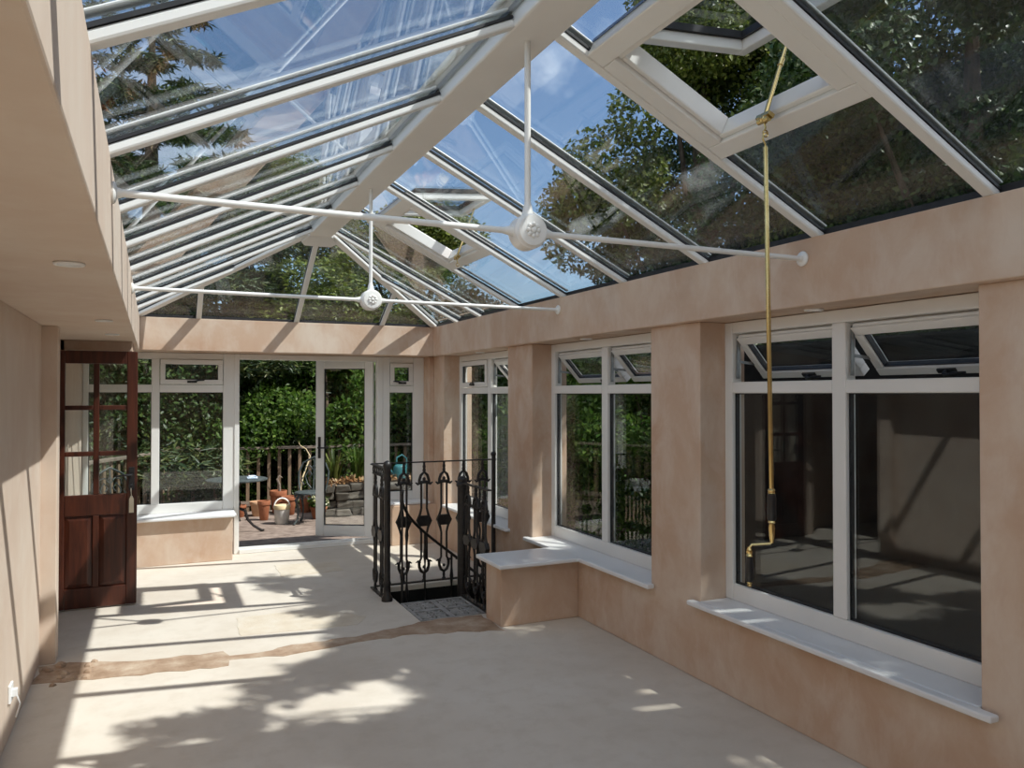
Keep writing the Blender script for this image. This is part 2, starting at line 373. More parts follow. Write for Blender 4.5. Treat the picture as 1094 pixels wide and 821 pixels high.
# ------------------------------------------------------------------ windows
def lever(parent, x, y, z, s=1, tilt=0, M_=None):
    """espagnolette handle: base plate and cranked lever, on local frame"""
    T = M_ or Matrix.Identity(4)
    mb = MB(); mb.box(x - .045, y - .010, z - .011, x + .045, y, z + .011)
    mb.cyl((x, y - .008, z), (x, y - .034, z), .010, n=10)
    mb.tube([(x, y - .032, z), (x + s * .025, y - .040, z + .004), (x + s * .06, y - .042, z + .014), (x + s * .115, y - .040, z + .016)], [.010, .009, .008, .006], 8)
    mb.v = [tuple(T @ V(p)) for p in mb.v]
    return mb.build('handle', M['black'], parent, smooth=True)
def window(nm, label, loc, rz, W, z0, z1, mull, tz, vents, sill=None, ends=(.065, .065), group=None):
    """local: x along the wall from the left as seen from inside, y outward"""
    root = empty(nm, loc, label, 'window', group, ST, rz, local=True)
    D = .07; f = .065
    mb = MB(); mb.box(0, 0, z0, ends[0], D, z1); mb.box(W - ends[1], 0, z0, W, D, z1)
    mb.box(ends[0], 0, z0, W - ends[1], D, z0 + .095); mb.box(ends[0], 0, z1 - f, W - ends[1], D, z1)
    for a, b in mull: mb.box(a, 0, z0 + .095, b, D, z1 - f)
    mb.build('window_frame', M['upvc'], root, bevel=.006)
    xs = [ends[0]] + [q for m in mull for q in m] + [W - ends[1]]
    bays = [(xs[i], xs[i + 1]) for i in range(0, len(xs), 2)]
    t0, t1 = tz
    for (a, b), vent in zip(bays, vents):
        mb = MB(); mb.box(a, 0, t0, b, D, t1); mb.build('transom', M['upvc'], root, bevel=.006)
        mb = MB(); mb.frame((a, .022, z0 + .095), (1, 0, 0), (0, 0, 1), (0, 1, 0), b - a, t0 - z0 - .095, .006, .028); mb.build('gasket', M['gasket'], root)
        mb = MB(); mb.box(a + .003, .026, z0 + .098, b - .003, .046, t0 - .003); mb.build('pane', M['win_glass'], root)
        zb, zt = t1, z1 - f
        if vent is None:
            mb = MB(); mb.box(a + .003, .026, zb + .003, b - .003, .046, zt - .003); mb.build('pane', M['win_glass'], root)
            continue
        # top-hung sash, turning outward about its top edge
        ang = vent[0]
        c, s_ = math.cos(ang), math.sin(ang)
        y0 = -.014 if ang == 0 else .012
        O = V((a + .004, y0, zt - .004)); Wd = V((0, s_, -c)); Nn = V((0, c, s_)); U = V((1, 0, 0))
        h = zt - zb - .008 + (.034 if ang else 0); w = b - a - .008
        if ang: O = O + V((0, .012, -.028))
        mb = MB(); mb.frame(O, U, Wd, Nn, w, h, .047, .055)
        sash = mb.build('sash', M['upvc'], root, bevel=.005)
        mb = MB(); mb.frame(O + Wd * .047 + U * .047 + Nn * .012, U, Wd, Nn, w - .094, h - .094, .006, .03); mb.build('gasket', M['gasket'], sash)
        mb = MB(); mb.ob(O + U * .050 + Wd * .050 + Nn * .018, U, Wd, Nn, w - .1, h - .1, .02); mb.build('pane', M['win_glass'], sash)
        # lever handle on the bottom rail
        hx = w * vent[1]
        T = Matrix.Translation(O + Wd * (h - .026) + U * hx) @ Matrix(((1, 0, 0, 0), (0, Nn.y, -Wd.y, 0), (0, Nn.z, -Wd.z, 0), (0, 0, 0, 1)))
        lever(sash, 0, 0, 0, vent[2], M_=T)
        if ang:
            mb = MB(); mb.box(a + .01, .045, zt - .026, b - .01, .06, zt - .006); mb.box(a + .02, .030, zt - .022, b - .02, .045, zt - .012)
            mb.build('hinge_track', M['upvc'], root)
            mb = MB()
            for xx in (a + .010, b - .014):
                mb.bar((xx, .035, zb + .02), (xx, .04, zt - .02), .005, .022, (0, 1, 0))
                pm = O + Wd * (h * .72) + Nn * .03; pm.x = xx
                mb.bar((xx, .05, zb + (zt - zb) * .42), pm, .005, .016, (0, 1, 0))
            mb.build('stay', M['steel'], root)
    if sill:
        sx0, sx1, depth = sill
        mb = MB(); mb.box(0.002, -depth + .05, SZ - z_off(loc) - .028, W - .002, .05, SZ - z_off(loc))
        mb.box(sx0, -depth, SZ - z_off(loc) - .028, sx1, -depth + .052, SZ - z_off(loc))
        mb.build('window_sill', M['sill'], root, bevel=.008)
    return root
def z_off(loc): return loc[2]
OPEN = R(42)
for i, (a, b) in enumerate(WIN_Y):
    W = b - a; c = W / 2
    lab = ['window on the right wall nearest the end wall behind the viewer', 'near window with dark glass behind the brass winding pole',
           'middle window above the long sill that turns out over the stub wall', 'far right window behind the black stair railings'][i]
    vents = [[(OPEN, .5, 1), (OPEN, .5, 1)], [(OPEN, .52, 1), (OPEN, .52, 1)], [(OPEN, .6, 1), (OPEN, .6, 1)], [(0, .5, 1), (OPEN, .5, 1)]][i]
    sl = (-.05, W + .08, .245) if i != 2 else None
    if i == 3: sl = (0.03, W + .05, .225)
    w = window('window_%d' % (i + 1), lab, (XF, b, 0), R(-90), W, SZ, ZB - .004, [(c - .042, c + .042)], (1.655, 1.72), vents, sl)
    if i == 2:   # L-shaped sill board running out over the stub wall
        mb = MB(); z1 = SZ
        mb.prism([(W + .05, -.245, z1 - .03), (W + .05, -.19, z1 - .03), (W - .002, -.19, z1 - .03), (W - .002, .05, z1 - .03), (.002, .05, z1 - .03), (.002, -.19, z1 - .03), (-.05, -.19, z1 - .03), (-.05, -.245, z1 - .03),
                  (5.84 - 5.40, -.245, z1 - .03), (5.84 - 5.40, 2.185 - XF, z1 - .03), (5.84 - 4.955, 2.185 - XF, z1 - .03), (5.84 - 4.955, -.245, z1 - .03)], (0, 0, .03))
        mb.build('window_sill', M['sill'], w, bevel=.008)
# back windows
window('window_5', 'two-light window at the far end beside the wooden door', (XW + .002, YF, 0), 0, .76 - XW, SZ, ZB - .004, [(XW * -1 - .02, -XW + .055)], (1.668, 1.745),
       [None, (0, .5, 1)], (.002, .735 - XW, YF - 8.17), (.05, .11), )
window('window_6', 'narrow window at the far end right of the garden door', (2.325, YF, 0), 0, .485, SZ, ZB - .004, [], (1.668, 1.745), [(0, .52, -1)], (.045, .483, .24), (.085, .13))

# ------------------------------------------------------------------ garden door (right leaf standing ajar outwards)
gd = empty('door_2', (1.54, YF, 0), 'white glazed garden door with its leaf swung out to the patio', 'door', None, ST)
mb = MB(); mb.box(.76, YF - .012, 0, .81, YF + .08, ZB - .004); mb.box(2.262, YF - .012, 0, 2.325, YF + .08, ZB - .004); mb.box(.81, YF - .012, 2.01, 2.262, YF + .08, ZB - .004)
mb.build('door_frame', M['upvc'], gd, bevel=.006)
mb = MB(); mb.box(.81, YF - .03, 0, 2.262, YF + .09, .045); mb.box(.81, YF + .01, .045, 2.262, YF + .05, .06); mb.build('threshold', M['upvc'], gd, bevel=.005)
hp = V((2.255, YF + .085, .05)); ang = math.atan2(8.93 - hp.y, 1.695 - hp.x)
U = V((math.cos(ang), math.sin(ang), 0)); Nn = V((U.y, -U.x, 0));  Z = V((0, 0, 1))
if Nn.y > 0: Nn = -Nn                                                  # facing the room
LW, LH = .655, 1.975
mb = MB(); O = hp + V((0, 0, .01))
mb.ob(O, U, Z, Nn, .095, LH, .06); mb.ob(O + U * (LW - .095), U, Z, Nn, .095, LH, .06)
mb.ob(O + U * .095, U, Z, Nn, LW - .19, .12, .06); mb.ob(O + U * .095 + Z * (LH - .10), U, Z, Nn, LW - .19, .10, .06)
leaf = mb.build('door_leaf', M['upvc'], gd, bevel=.006)
mb = MB(); mb.frame(O + U * .095 + Z * .12 + Nn * .018, U, Z, Nn, LW - .19, LH - .22, .008, .03); mb.build('gasket', M['gasket'], leaf)
mb = MB(); mb.ob(O + U * .098 + Z * .123 + Nn * .022, U, Z, Nn, LW - .196, LH - .226, .02); mb.build('pane', M['win_glass'], leaf)
hc = O + U * (LW - .045) + Z * .99 + Nn * .06
mb = MB(); mb.ob(hc - U * .015 - Z * .12, U, Z, Nn, .03, .24, .012); mb.cyl(hc, hc + Nn * .05, .011, n=10)
mb.tube([hc + Nn * .05, hc + Nn * .055 - U * .05, hc + Nn * .05 - U * .125], [.011, .009, .008], 8)
mb.cyl(hc - Z * .075, hc - Z * .075 + Nn * .018, .010, n=10); mb.build('handle', M['black'], leaf, bevel=.003)
mb = MB()
for z in (.25, 1.0, 1.75): mb.cyl(hp + V((.012, -.02, z)), hp + V((.012, -.02, z + .09)), .011, n=10)
mb.build('hinge', M['upvc'], leaf)

# ------------------------------------------------------------------ wooden door (leaf parallel to the end wall)
x0, x1, y0, zt = -.695, -.112, 6.80, 1.985
wd = empty('door_1', (x0, y0 + .02, 0), 'dark mahogany door with six panes above two sunk panels', 'door', None, ST)
T = .045
mb = MB(); sw = .085; zl0, zl1 = .735, .875
mb.box(x0, y0, .012, x0 + sw, y0 + T, zt); mb.box(x1 - sw + .01, y0, .012, x1, y0 + T, zt)
ia, ib = x0 + sw, x1 - sw + .01
mb.box(ia, y0, zt - .10, ib, y0 + T, zt); mb.box(ia, y0, zl0 - .02, ib, y0 + T, zl1); mb.box(ia, y0, .012, ib, y0 + T, .165)
mid = (ia + ib) / 2; mb.box(mid - .022, y0, .165, mid + .022, y0 + T, zl0 - .02); mb.box(mid - .02, y0 + .004, zl1, mid + .02, y0 + T - .004, zt - .10)
zr = [zl1, 1.19, 1.545, zt - .10]
for z in zr[1:3]: mb.box(ia, y0 + .005, z - .018, mid - .02, y0 + T - .005, z + .018); mb.box(mid + .02, y0 + .005, z - .018, ib, y0 + T - .005, z + .018)
lf = mb.build('door_leaf', M['mahogany'], wd, bevel=.005)
for a, b in ((ia, mid - .02), (mid + .02, ib)):
    for k in range(3):
        za = zr[k] + (.018 if k else 0); zb_ = zr[k + 1] - (.018 if k < 2 else 0)
        mb = MB(); mb.box(a + .001, y0 + .017, za + .001, b - .001, y0 + .027, zb_ - .001); mb.build('pane', M['win_glass'], wd)
for a, b in ((ia, mid - .022), (mid + .022, ib)):
    mb = MB(); mb.box(a, y0 + .016, .165, b, y0 + .030, zl0 - .02)
    q = .035; za, zc = .165, zl0 - .02
    mb.add([(a, y0 + .016, za), (b, y0 + .016, za), (b, y0 + .016, zc), (a, y0 + .016, zc), (a + q, y0 + .006, za + q), (b - q, y0 + .006, za + q), (b - q, y0 + .006, zc - q), (a + q, y0 + .006, zc - q)],
           [(0, 1, 5, 4), (1, 2, 6, 5), (2, 3, 7, 6), (3, 0, 4, 7), (4, 5, 6, 7)])
    pn = mb.build('door_panel', M['mahogany'], wd)
hx = x1 - .038
mb = MB(); mb.box(hx - .020, y0 - .010, .90, hx + .020, y0, 1.08); mb.cyl((hx, y0 - .005, 1.02), (hx, y0 - .055, 1.02), .010, n=10)
mb.tube([(hx, y0 - .052, 1.02), (hx - .05, y0 - .058, 1.022), (hx - .11, y0 - .052, 1.012)], [.011, .009, .008], 8)
mb.tube([(hx - .004, y0 - .012, .94), (hx - .004, y0 - .05, .94)], .004, 6); mb.tube([(hx - .004 + .014 * math.cos(t), y0 - .056, .936 + .014 * math.sin(t)) for t in [k * math.pi / 5 for k in range(10)]], .003, 6, True)
mb.build('lock_handle', M['black'], wd, bevel=.003)
mb = MB()
for z in (.2, 1.0, 1.75): mb.cyl((x0 - .004, y0 + .02, z), (x0 - .004, y0 + .02, z + .09), .008, n=8)
mb.build('hinge', M['brass'], wd)
kt = empty('key_tag', (hx, y0 - .045, .73), 'cream paper tag hanging on string from the wooden door lock', 'tag')
mb = MB(); mb.tube([(hx - .004, y0 - .056, .924), (hx - .004, y0 - .054, .90), (hx, y0 - .052, .855)], .0022, 6); mb.build('string', M['paper'], kt)
mb = MB(); mb.prism([(hx - .017, y0 - .056, .73), (hx + .017, y0 - .055, .73), (hx + .016, y0 - .053, .835), (hx + .006, y0 - .052, .86), (hx - .006, y0 - .052, .86), (hx - .016, y0 - .053, .835)], (0, -.003, 0)); mb.build('card', M['paper'], kt)

# ------------------------------------------------------------------ glass roof
roof = empty('glass_roof', (1.35, 3.0, ZT), 'white-barred glass roof with hipped far end over the room', 'roof', None, ST)
SL = (RZ - ZT) / (RX0 - XL)                    # left pitch
SR = (RZ - ZT) / (XB - RX1)
SH = (RZ - ZT) / (YB - RY)
nL = V((-SL, 0, 1)).normalized(); nR = V((SR, 0, 1)).normalized(); nH = V((0, SH, 1)).normalized()
zL = lambda x: ZT + (x - XL) * SL
zR = lambda x: ZT + (XB - x) * SR
zH = lambda y: ZT + (YB - y) * SH
BARS = [-2.29, -1.455, -.62, .215, 1.05, 1.885, 2.72, 3.555, 4.39, 5.225, 6.06, 6.895]
JACK = 7.52
hipL = lambda y: XL + (RX0 - XL) * (YB - y) / (YB - RY)
hipR = lambda y: XB - (XB - RX1) * (YB - y) / (YB - RY)
BD, BWid = .032, .048
def bar(p, q, n, name='glazing_bar', w=BWid):
    p, q = V(p), V(q)
    mb = MB(); mb.bar(p + n * BD / 2, q + n * BD / 2, w, BD, n); o = mb.build(name, M['upvc'], roof, bevel=.008)
    mb = MB(); mb.bar(p + n * (BD + .0055), q + n * (BD + .0055), w + .006, .011, n); mb.build('gasket', M['gasket'], o)
    mb = MB(); mb.bar(p + n * (BD + .039), q + n * (BD + .039), w - .006, .009, n); mb.build('bar_cap', M['upvc'], o, bevel=.006)
    return o
for y in BARS:
    bar((XL - .03, y, zL(XL - .03)), (RX0 + .01, y, zL(RX0 + .01)), nL)
    bar((XB + .03, y, zR(XB + .03)), (RX1 - .01, y, zR(RX1 - .01)), nR)
bar((XL - .03, JACK, zL(XL - .03)), (hipL(JACK), JACK, zL(hipL(JACK))), nL)
bar((XB + .03, JACK, zR(XB + .03)), (hipR(JACK), JACK, zR(hipR(JACK))), nR)
nhl = (nL + nH).normalized(); nhr = (nR + nH).normalized()
bar((XL - .02, YB + .02, ZT - .01), (RX0, RY, RZ), nhl, 'hip_bar', .07)
bar((XB + .02, YB + .02, ZT - .01), (RX1, RY, RZ), nhr, 'hip_bar', .07)
for x in (.40, 1.335, 2.235):
    yt = RY + .03 if 1 < x < 1.5 else (YB - (x - XL) / (RX0 - XL) * (YB - RY) if x < 1 else YB - (XB - x) / (XB - RX1) * (YB - RY))
    bar((x, YB + .03, zH(YB + .03)), (x, yt, zH(yt)), nH)
# ridge beam with its tapered end boss
mb = MB(); mb.box(RX0, YS, RZ, RX1, RY, RZ + .10); mb.prism([(RX0, RY - .02, RZ), (RX1, RY - .02, RZ), (RX1 + .06, RY + .05, RZ - .05), (RX1 + .02, RY + .12, RZ - .07), (RX0 - .02, RY + .12, RZ - .07), (RX0 - .06, RY + .05, RZ - .05)], (0, 0, .09))
rb = mb.build('ridge_beam', M['upvc'], roof, bevel=.01)
mb = MB(); mb.box(RX0 - .012, YS, RZ + .06, RX1 + .012, RY + .06, RZ + .085); mb.build('gasket', M['gasket'], rb)
mb = MB(); mb.box(RX0 - .03, YS, RZ + .115, RX1 + .03, RY + .06, RZ + .15); mb.build('ridge_cap', M['upvc'], rb, bevel=.01)
# panes
GO = BD + .012; GT = .022
def pane(poly, n):
    mb = MB(); mb.prism([V(p) + n * GO for p in poly], n * GT); return mb.build('glass_pane', M['roof_glass'], roof)
e = .004
def pL(x, y): return (x, y, zL(x))
def pR(x, y): return (x, y, zR(x))
EL, ER = XL - .12, XB + .12
VENTS = [(1.885, 2.72), (5.225, 6.06)]
sx = lambda s: XB - s * (XB - RX1) / math.hypot(XB - RX1, RZ - ZT)       # x at slope distance s above the right eave
S0, S1 = .63, 1.385
for a, b in zip(BARS[:-1], BARS[1:]):
    a_, b_ = a + e, b - e
    pane([pL(EL, a_), pL(RX0 + .01, a_), pL(RX0 + .01, b_), pL(EL, b_)], nL)
    if (a, b) in VENTS:
        pane([pR(ER, a_), pR(ER, b_), pR(sx(S0) + .01, b_), pR(sx(S0) + .01, a_)], nR)
        pane([pR(sx(S1) - .01, a_), pR(sx(S1) - .01, b_), pR(RX1 - .01, b_), pR(RX1 - .01, a_)], nR)
    else:
        pane([pR(ER, a_), pR(ER, b_), pR(RX1 - .01, b_), pR(RX1 - .01, a_)], nR)
ya = BARS[-1] + e
pane([pL(EL, ya), pL(RX0 + .01, ya), pL(RX0 + .01, RY), pL(hipL(JACK - e), JACK - e), pL(EL, JACK - e)], nL)
pane([pL(EL, JACK + e), pL(hipL(JACK + e), JACK + e), pL(XL, YB), pL(EL, YB + .1)], nL)
pane([pR(ER, ya), pR(ER, JACK - e), pR(hipR(JACK - e), JACK - e), pR(RX1 - .01, RY), pR(RX1 - .01, ya)], nR)
pane([pR(ER, JACK + e), pR(ER, YB + .1), pR(XB, YB), pR(hipR(JACK + e), JACK + e)], nR)
YE = YB + .12
def pH(x, y): return (x, y, zH(y))
yl = lambda x: YB - (x - XL) / (RX0 - XL) * (YB - RY); yr = lambda x: YB - (XB - x) / (XB - RX1) * (YB - RY)
pane([pH(XL - .1, YE), pH(XL, YB), pH(.40 - e, yl(.40)), pH(.40 - e, YE)], nH)
pane([pH(.40 + e, YE), pH(.40 + e, yl(.40)), pH(RX0, RY), pH(1.335 - e, RY), pH(1.335 - e, YE)], nH)
pane([pH(1.335 + e, YE), pH(1.335 + e, RY), pH(RX1, RY), pH(2.235 - e, yr(2.235)), pH(2.235 - e, YE)], nH)
pane([pH(2.235 + e, YE), pH(2.235 + e, yr(2.235)), pH(XB, YB), pH(XB + .1, YE)], nH)
# eave plates that seat the glass
mb = MB(); mb.box(XL - .13, YS, ZT, XL - .05, YB + .1, ZT + .045); mb.box(XB + .04, YS, ZT - .02, XB + .13, YB + .1, ZT + .035); mb.box(XL - .1, YB + .05, ZT - .03, XB + .1, YB + .13, ZT + .03)
mb.build('eave_plate', M['gasket'], roof)
mb = MB(); mb.prism([(XL - .6, YF + .12, 2.12), (XL - .6, YF + .30, 2.12), (XL - .6, YF + .30, 2.25), (XL - .6, YF + .12, 2.28)], (4.3, 0, 0)); mb.build('gutter', M['upvc'], roof, bevel=.02)

# roof vents (right slope)
uY = V((0, 1, 0)); uS = V((-(XB - RX1), 0, RZ - ZT)).normalized()         # up the slope
def roof_vent(k, a, b, label):
    root = empty('window_%d' % (7 + k), (sx((S0 + S1) / 2), (a + b) / 2, zR(sx((S0 + S1) / 2))), label, 'roof window', None, ST)
    h = S1 - S0; a_, b_ = a + BWid / 2, b - BWid / 2; w = b_ - a_
    O = V((sx(S0), a_, zR(sx(S0)))) + nR * .005
    mb = MB(); mb.frame(O, uY, uS, nR, w, h, .085, .085); mb.frame(O + uY * .085 + uS * .085 + nR * .02, uY, uS, nR, w - .17, h - .17, .025, .085)
    mb.build('vent_frame', M['upvc'], root, bevel=.006)
    mb = MB(); mb.frame(O + uY * .003 - uS * .006 + nR * .062, uY, uS, nR, w - .006, h + .012, .012, .014); mb.build('gasket', M['gasket'], root)
    # sash hinged along the ridge side, standing near level
    H0 = V((sx(S1 - .095), a_ + .085, 0)); H0.z = zR(H0.x); H0 += nR * .10
    d = V((math.cos(R(5)), 0, math.sin(R(5)))); nn = V((-d.z, 0, d.x)); sh = h - .15; swd = w - .17
    mb = MB(); mb.frame(H0, uY, d, nn, swd, sh, .055, .045); sash = mb.build('sash', M['upvc'], root, bevel=.005)
    mb = MB(); mb.frame(H0 + nn * .045 - uY * .008, uY, d, nn, swd + .016, sh + .01, .078, .028); mb.build('gasket', M['gasket'], sash)
    mb = MB(); mb.ob(H0 + uY * .02 + d * .02 + nn * .074, uY, d, nn, swd - .04, sh - .04, .022); mb.build('pane', M['roof_glass'], sash)
    # screw opener: gear box on the lower rail and threaded rod up to the sash
    yc = (a + b) / 2
    g = V((sx(S0 + .125), yc, 0)); g.z = zR(g.x); g -= nR * .005
    tip = H0 + d * (sh - .03); tip.y = yc
    mb = MB(); mb.ob(g - uY * .035 - uS * .015 - nR * .012, uY, uS, nR, .07, .03, .016); mb.cyl(g - uY * .028 - nR * .018, g + uY * .028 - nR * .018, .013, n=12)
    mb.lathe([(.008, 0), (.017, .006), (.017, .02), (.008, .026)], g - nR * .03, 14, axis=tuple(nR))
    mb.tube([g - nR * .02, V((g.x, yc, g.z - .045)), V((g.x - .002, yc, g.z - .055))], .004, 8)
    mb.tube([V((g.x + .012 * math.sin(t), yc, g.z - .068 + .013 * math.cos(t))) for t in [q * math.pi / 6 for q in range(12)]], .003, 6, True)
    jk = mb.build('screw_opener', M['brass'], root, smooth=True)
    mb = MB(); mb.cyl(g - nR * .01, tip, .009, .007, 10); mb.cyl(g + (tip - g) * .55, g + (tip - g) * .62, .012, n=10); mb.build('screw_rod', M['brass'], jk, smooth=True)
    return g
g1 = roof_vent(0, *VENTS[0], 'open roof window near the viewer, holding the brass winding pole')
g2 = roof_vent(1, *VENTS[1], 'open roof window farther down the right roof slope')

# winding pole hooked in the near vent
wp = empty('winding_pole', (2.12, 2.28, .93), 'long brass winding pole with black grips hanging from the near roof window', 'pole')
top = V((g1.x, g1.y, g1.z - .080)); bot = V((2.125, 2.272, 1.283))
mb = MB(); mb.tube([top + V((.012, 0, .012)), top + V((.004, 0, .016)), top + V((-.010, 0, .008)), top + V((-.012, 0, -.012)), top + V((0, 0, -.028)), top + V((0, 0, -.045))], .0038, 8)
mb.build('hook', M['brass'], wp, smooth=True)
mb = MB(); mb.cyl(top + V((0, 0, -.04)), bot, .0088, n=12); mb.lathe([(.009, 0), (.015, .004), (.013, .010), (.015, .016), (.009, .022)], bot - V((0, 0, .012)), 14); mb.build('shaft', M['brass'], wp, smooth=True)
mb = MB(); mb.lathe([(.014, 0), (.0165, .004), (.0165, .085), (.0145, .098)], bot - V((0, 0, .11)), 16); mb.build('upper_grip', M['black'], wp, smooth=True)
c0 = bot - V((0, 0, .11)); ad = V((-.909, .416, 0)) * .085
mb = MB(); mb.lathe([(.007, -.085), (.010, -.06), (.012, -.03), (.010, -.012), (.015, -.008), (.012, 0)], c0, 14)
mb.tube([c0 + V((0, 0, -.078)), c0 + V((0, 0, -.088)) + ad * .08, c0 + V((0, 0, -.092)) + ad * .9, c0 + V((0, 0, -.104)) + ad], .0055, 8)
c1 = c0 + ad + V((0, 0, -.10)); mb.lathe([(.011, -.038), (.014, -.033), (.010, -.026), (.013, -.018), (.010, -.010), (.006, 0)], c1, 14)
mb.cyl(c1 + V((0, 0, -.036)), c1 + V((0, 0, -.132)), .006, n=8); mb.lathe([(.004, -.150), (.009, -.146), (.007, -.140), (.010, -.136), (.010, -.130)], c1, 14)
mb.build('crank_arm', M['brass'], wp, smooth=True)
mb = MB(); mb.lathe([(.010, -.132), (.016, -.115), (.0165, -.085), (.013, -.055), (.012, -.037)], c1, 16); mb.build('crank_handle', M['black'], wp, smooth=True)

# ------------------------------------------------------------------ tie rods
def tie_rod(y, label):
    z = 2.295; xc = 1.352
    t = empty('tie_rod', (xc, y, z), label, 'tie rod', 'white tie rods across the glass roof')
    for a, b in ((XL + .004, xc - .06), (xc + .06, XB - .004)):
        mb = MB(); mb.cyl((a, y, z), (b, y, z), .0125, n=12); cx = a if a < xc - 1 else b; sg = 1 if cx < xc else -1
        mx = xc - sg * .11; mb.lathe([(.0125, 0), (.019, .03), (.026, .06)], (mx, y, z), 12, axis=(sg, 0, 0))
        mb.build('rod', M['white_paint'], t, smooth=True)
        mb = MB(); mb.lathe([(.034, 0), (.036, .006), (.030, .012), (.018, .016), (.014, .03)], (cx - sg * .004, y, z), 18, axis=(sg, 0, 0)); mb.build('end_plate', M['white_paint'], t, smooth=True)
    mb = MB(); mb.cyl((xc, y, z + .05), (xc, y, RZ + .002), .0125, n=12); mb.lathe([(.026, .06), (.018, .10), (.0125, .12)], (xc, y, z), 12); mb.build('hanger', M['white_paint'], t, smooth=True)
    mb = MB(); mb.lathe([(.050, -.052), (.060, -.050), (.062, -.040), (.070, -.034), (.070, .034), (.062, .040), (.060, .050), (.050, .052)], (xc, y, z), 32, axis=(0, 1, 0))
    bs = mb.build('boss', M['white_paint'], t, smooth=True)
    mb = MB(); mb.lathe([(.012, 0), (.010, .010), (.004, .013)], (xc, y - .052, z), 12, axis=(0, -1, 0))
    for k in range(8):
        a = k * math.pi / 4; c = V((xc + .023 * math.cos(a), y - .052, z + .023 * math.sin(a)))
        mb.lathe([(.0095, 0), (.008, .006), (.003, .009)], c, 10, axis=(0, -1, 0))
    mb.build('rosette', M['white_paint'], bs, smooth=True)
    return t
tie_rod(2.79, 'near white tie rod with a large rosette boss')
tie_rod(5.26, 'far white tie rod with a smaller-looking rosette boss')

# ------------------------------------------------------------------ downlights, socket
def downlight(x, y, label, rot=0):
    t = empty('downlight', (x, y, ZB), label, 'downlight', 'recessed downlights in the plaster soffits')
    mb = MB(); mb.lathe([(.032, -.001), (.044, -.001), (.047, -.006), (.044, -.010), (.036, -.010), (.034, -.004)], (x, y, ZB + .0015), 24); mb.build('rim', M['white_plastic'], t, smooth=True)
    mb = MB(); mb.lathe([(.030, -.003), (.034, -.003), (.034, 0)], (x, y, ZB + .001), 20); mb.build('lens', M['lens'], t)
downlight(-.247, 2.85, 'downlight in the left soffit nearest the viewer'); downlight(-.256, 4.97, 'downlight in the left soffit, second from the viewer'); downlight(-.262, 6.1, 'downlight in the left soffit just before the wooden door')
downlight(2.96, 2.87, 'downlight under the right beam above the near window'); downlight(2.96, 5.1, 'downlight under the right beam above the middle window'); downlight(2.96, 7.2, 'downlight under the right beam above the far window')
so = empty('wall_socket', (XW, 4.42, .22), 'small white socket low on the left plaster wall', 'socket')
mb = MB(); mb.box(XW, 4.375, .175, XW + .012, 4.462, .262); mb.build('face_plate', M['white_plastic'], so, bevel=.004)
mb = MB(); mb.box(XW + .010, 4.405, .20, XW + .034, 4.437, .235); mb.tube([(XW + .03, 4.42, .205), (XW + .045, 4.42, .16), (XW + .03, 4.41, .10)], .004, 6); mb.build('plug', M['white_plastic'], so, bevel=.003)
jg = empty('jug', (-.545, 8.36, SZ), 'white jug on the far sill behind the wooden door', 'jug')
mb = MB(); mb.lathe([(.05, 0), (.062, .01), (.068, .08), (.060, .16), (.052, .20), (.058, .225), (.050, .222), (.046, .19), (.054, .14), (.06, .03), (.001, .02)], (-.545, 8.36, SZ), 20); mb.build('body', M['white_plastic'], jg, smooth=True)
mb = MB(); mb.tube([(-.49, 8.36, SZ + .19), (-.45, 8.36, SZ + .185), (-.435, 8.36, SZ + .13), (-.455, 8.36, SZ + .07), (-.483, 8.36, SZ + .06)], .008, 8); mb.build('handle', M['white_plastic'], jg, smooth=True)

# ------------------------------------------------------------------ stair railings
def arc(c, r, a0, a1, n, ax, sz=1.0):
    """arc in the vertical plane of horizontal axis ax"""
    return [V(c) + V(ax) * (r * math.cos(a0 + (a1 - a0) * k / n)) + V((0, 0, r * sz * math.sin(a0 + (a1 - a0) * k / n))) for k in range(n + 1)]
def baluster_mb(c, ax, top=1.045, sc_=1.0):
    c = V(c); ax = V(ax); up = V((0, 0, 1)); nrm = ax.cross(up)
    def P(a, z): return c + ax * a + up * (z * top / 1.045)
    mb = MB()
    mb.lathe([(.012, 0), (.016, .02), (.011, .035), (.015, .05), (.010, .075), (.013, .09)], P(0, .955), 10)
    mb.tube([P(-.045, .855), P(-.043, .89), P(-.03, .93), P(0, .958), P(.03, .93), P(.043, .89), P(.045, .855)], .0135, 8)
    mb.tube([P(-.078, .868), P(-.06, .853), P(-.03, .868), P(0, .872), P(.03, .868), P(.06, .853), P(.078, .868)], [.006, .012, .015, .016, .015, .012, .006], 8)
    mb.ball(P(0, .897), .016, 8)
    for s in (-1, 1):
        mb.tube([P(s * .026, .868), P(s * .025, .64), P(s * .034, .60), P(s * .05, .55)], [.0105, .010, .011, .013], 8)
        mb.tube([P(s * .05, .51), P(s * .034, .46), P(s * .025, .42), P(s * .026, .20), P(s * .044, .17)], [.013, .011, .010, .010, .011], 8)
        mb.tube([P(s * .03, .165), P(s * .055, .178), P(s * .075, .166)], [.008, .010, .004], 8)
    mb.prism([p - nrm * .018 for p in (P(-.07, .53), P(-.048, .575), P(.048, .575), P(.07, .53), P(.048, .485), P(-.048, .485))], nrm * .036)
    mb.tube([P(-.045, .175), P(-.043, .13), P(-.028, .09), P(0, .072), P(.028, .09), P(.043, .13), P(.045, .175)], .0135, 8)
    mb.ball(P(0, .125), .014, 8)
    mb.lathe([(.024, 0), (.018, .012), (.010, .025), (.013, .04), (.010, .075)], P(0, 0), 10)
    return mb
br = empty('stair_railing', (2.3, 6.57, 0), 'long rear black iron railing behind the stairwell', 'railing', 'black cast-iron railings around the stairwell')
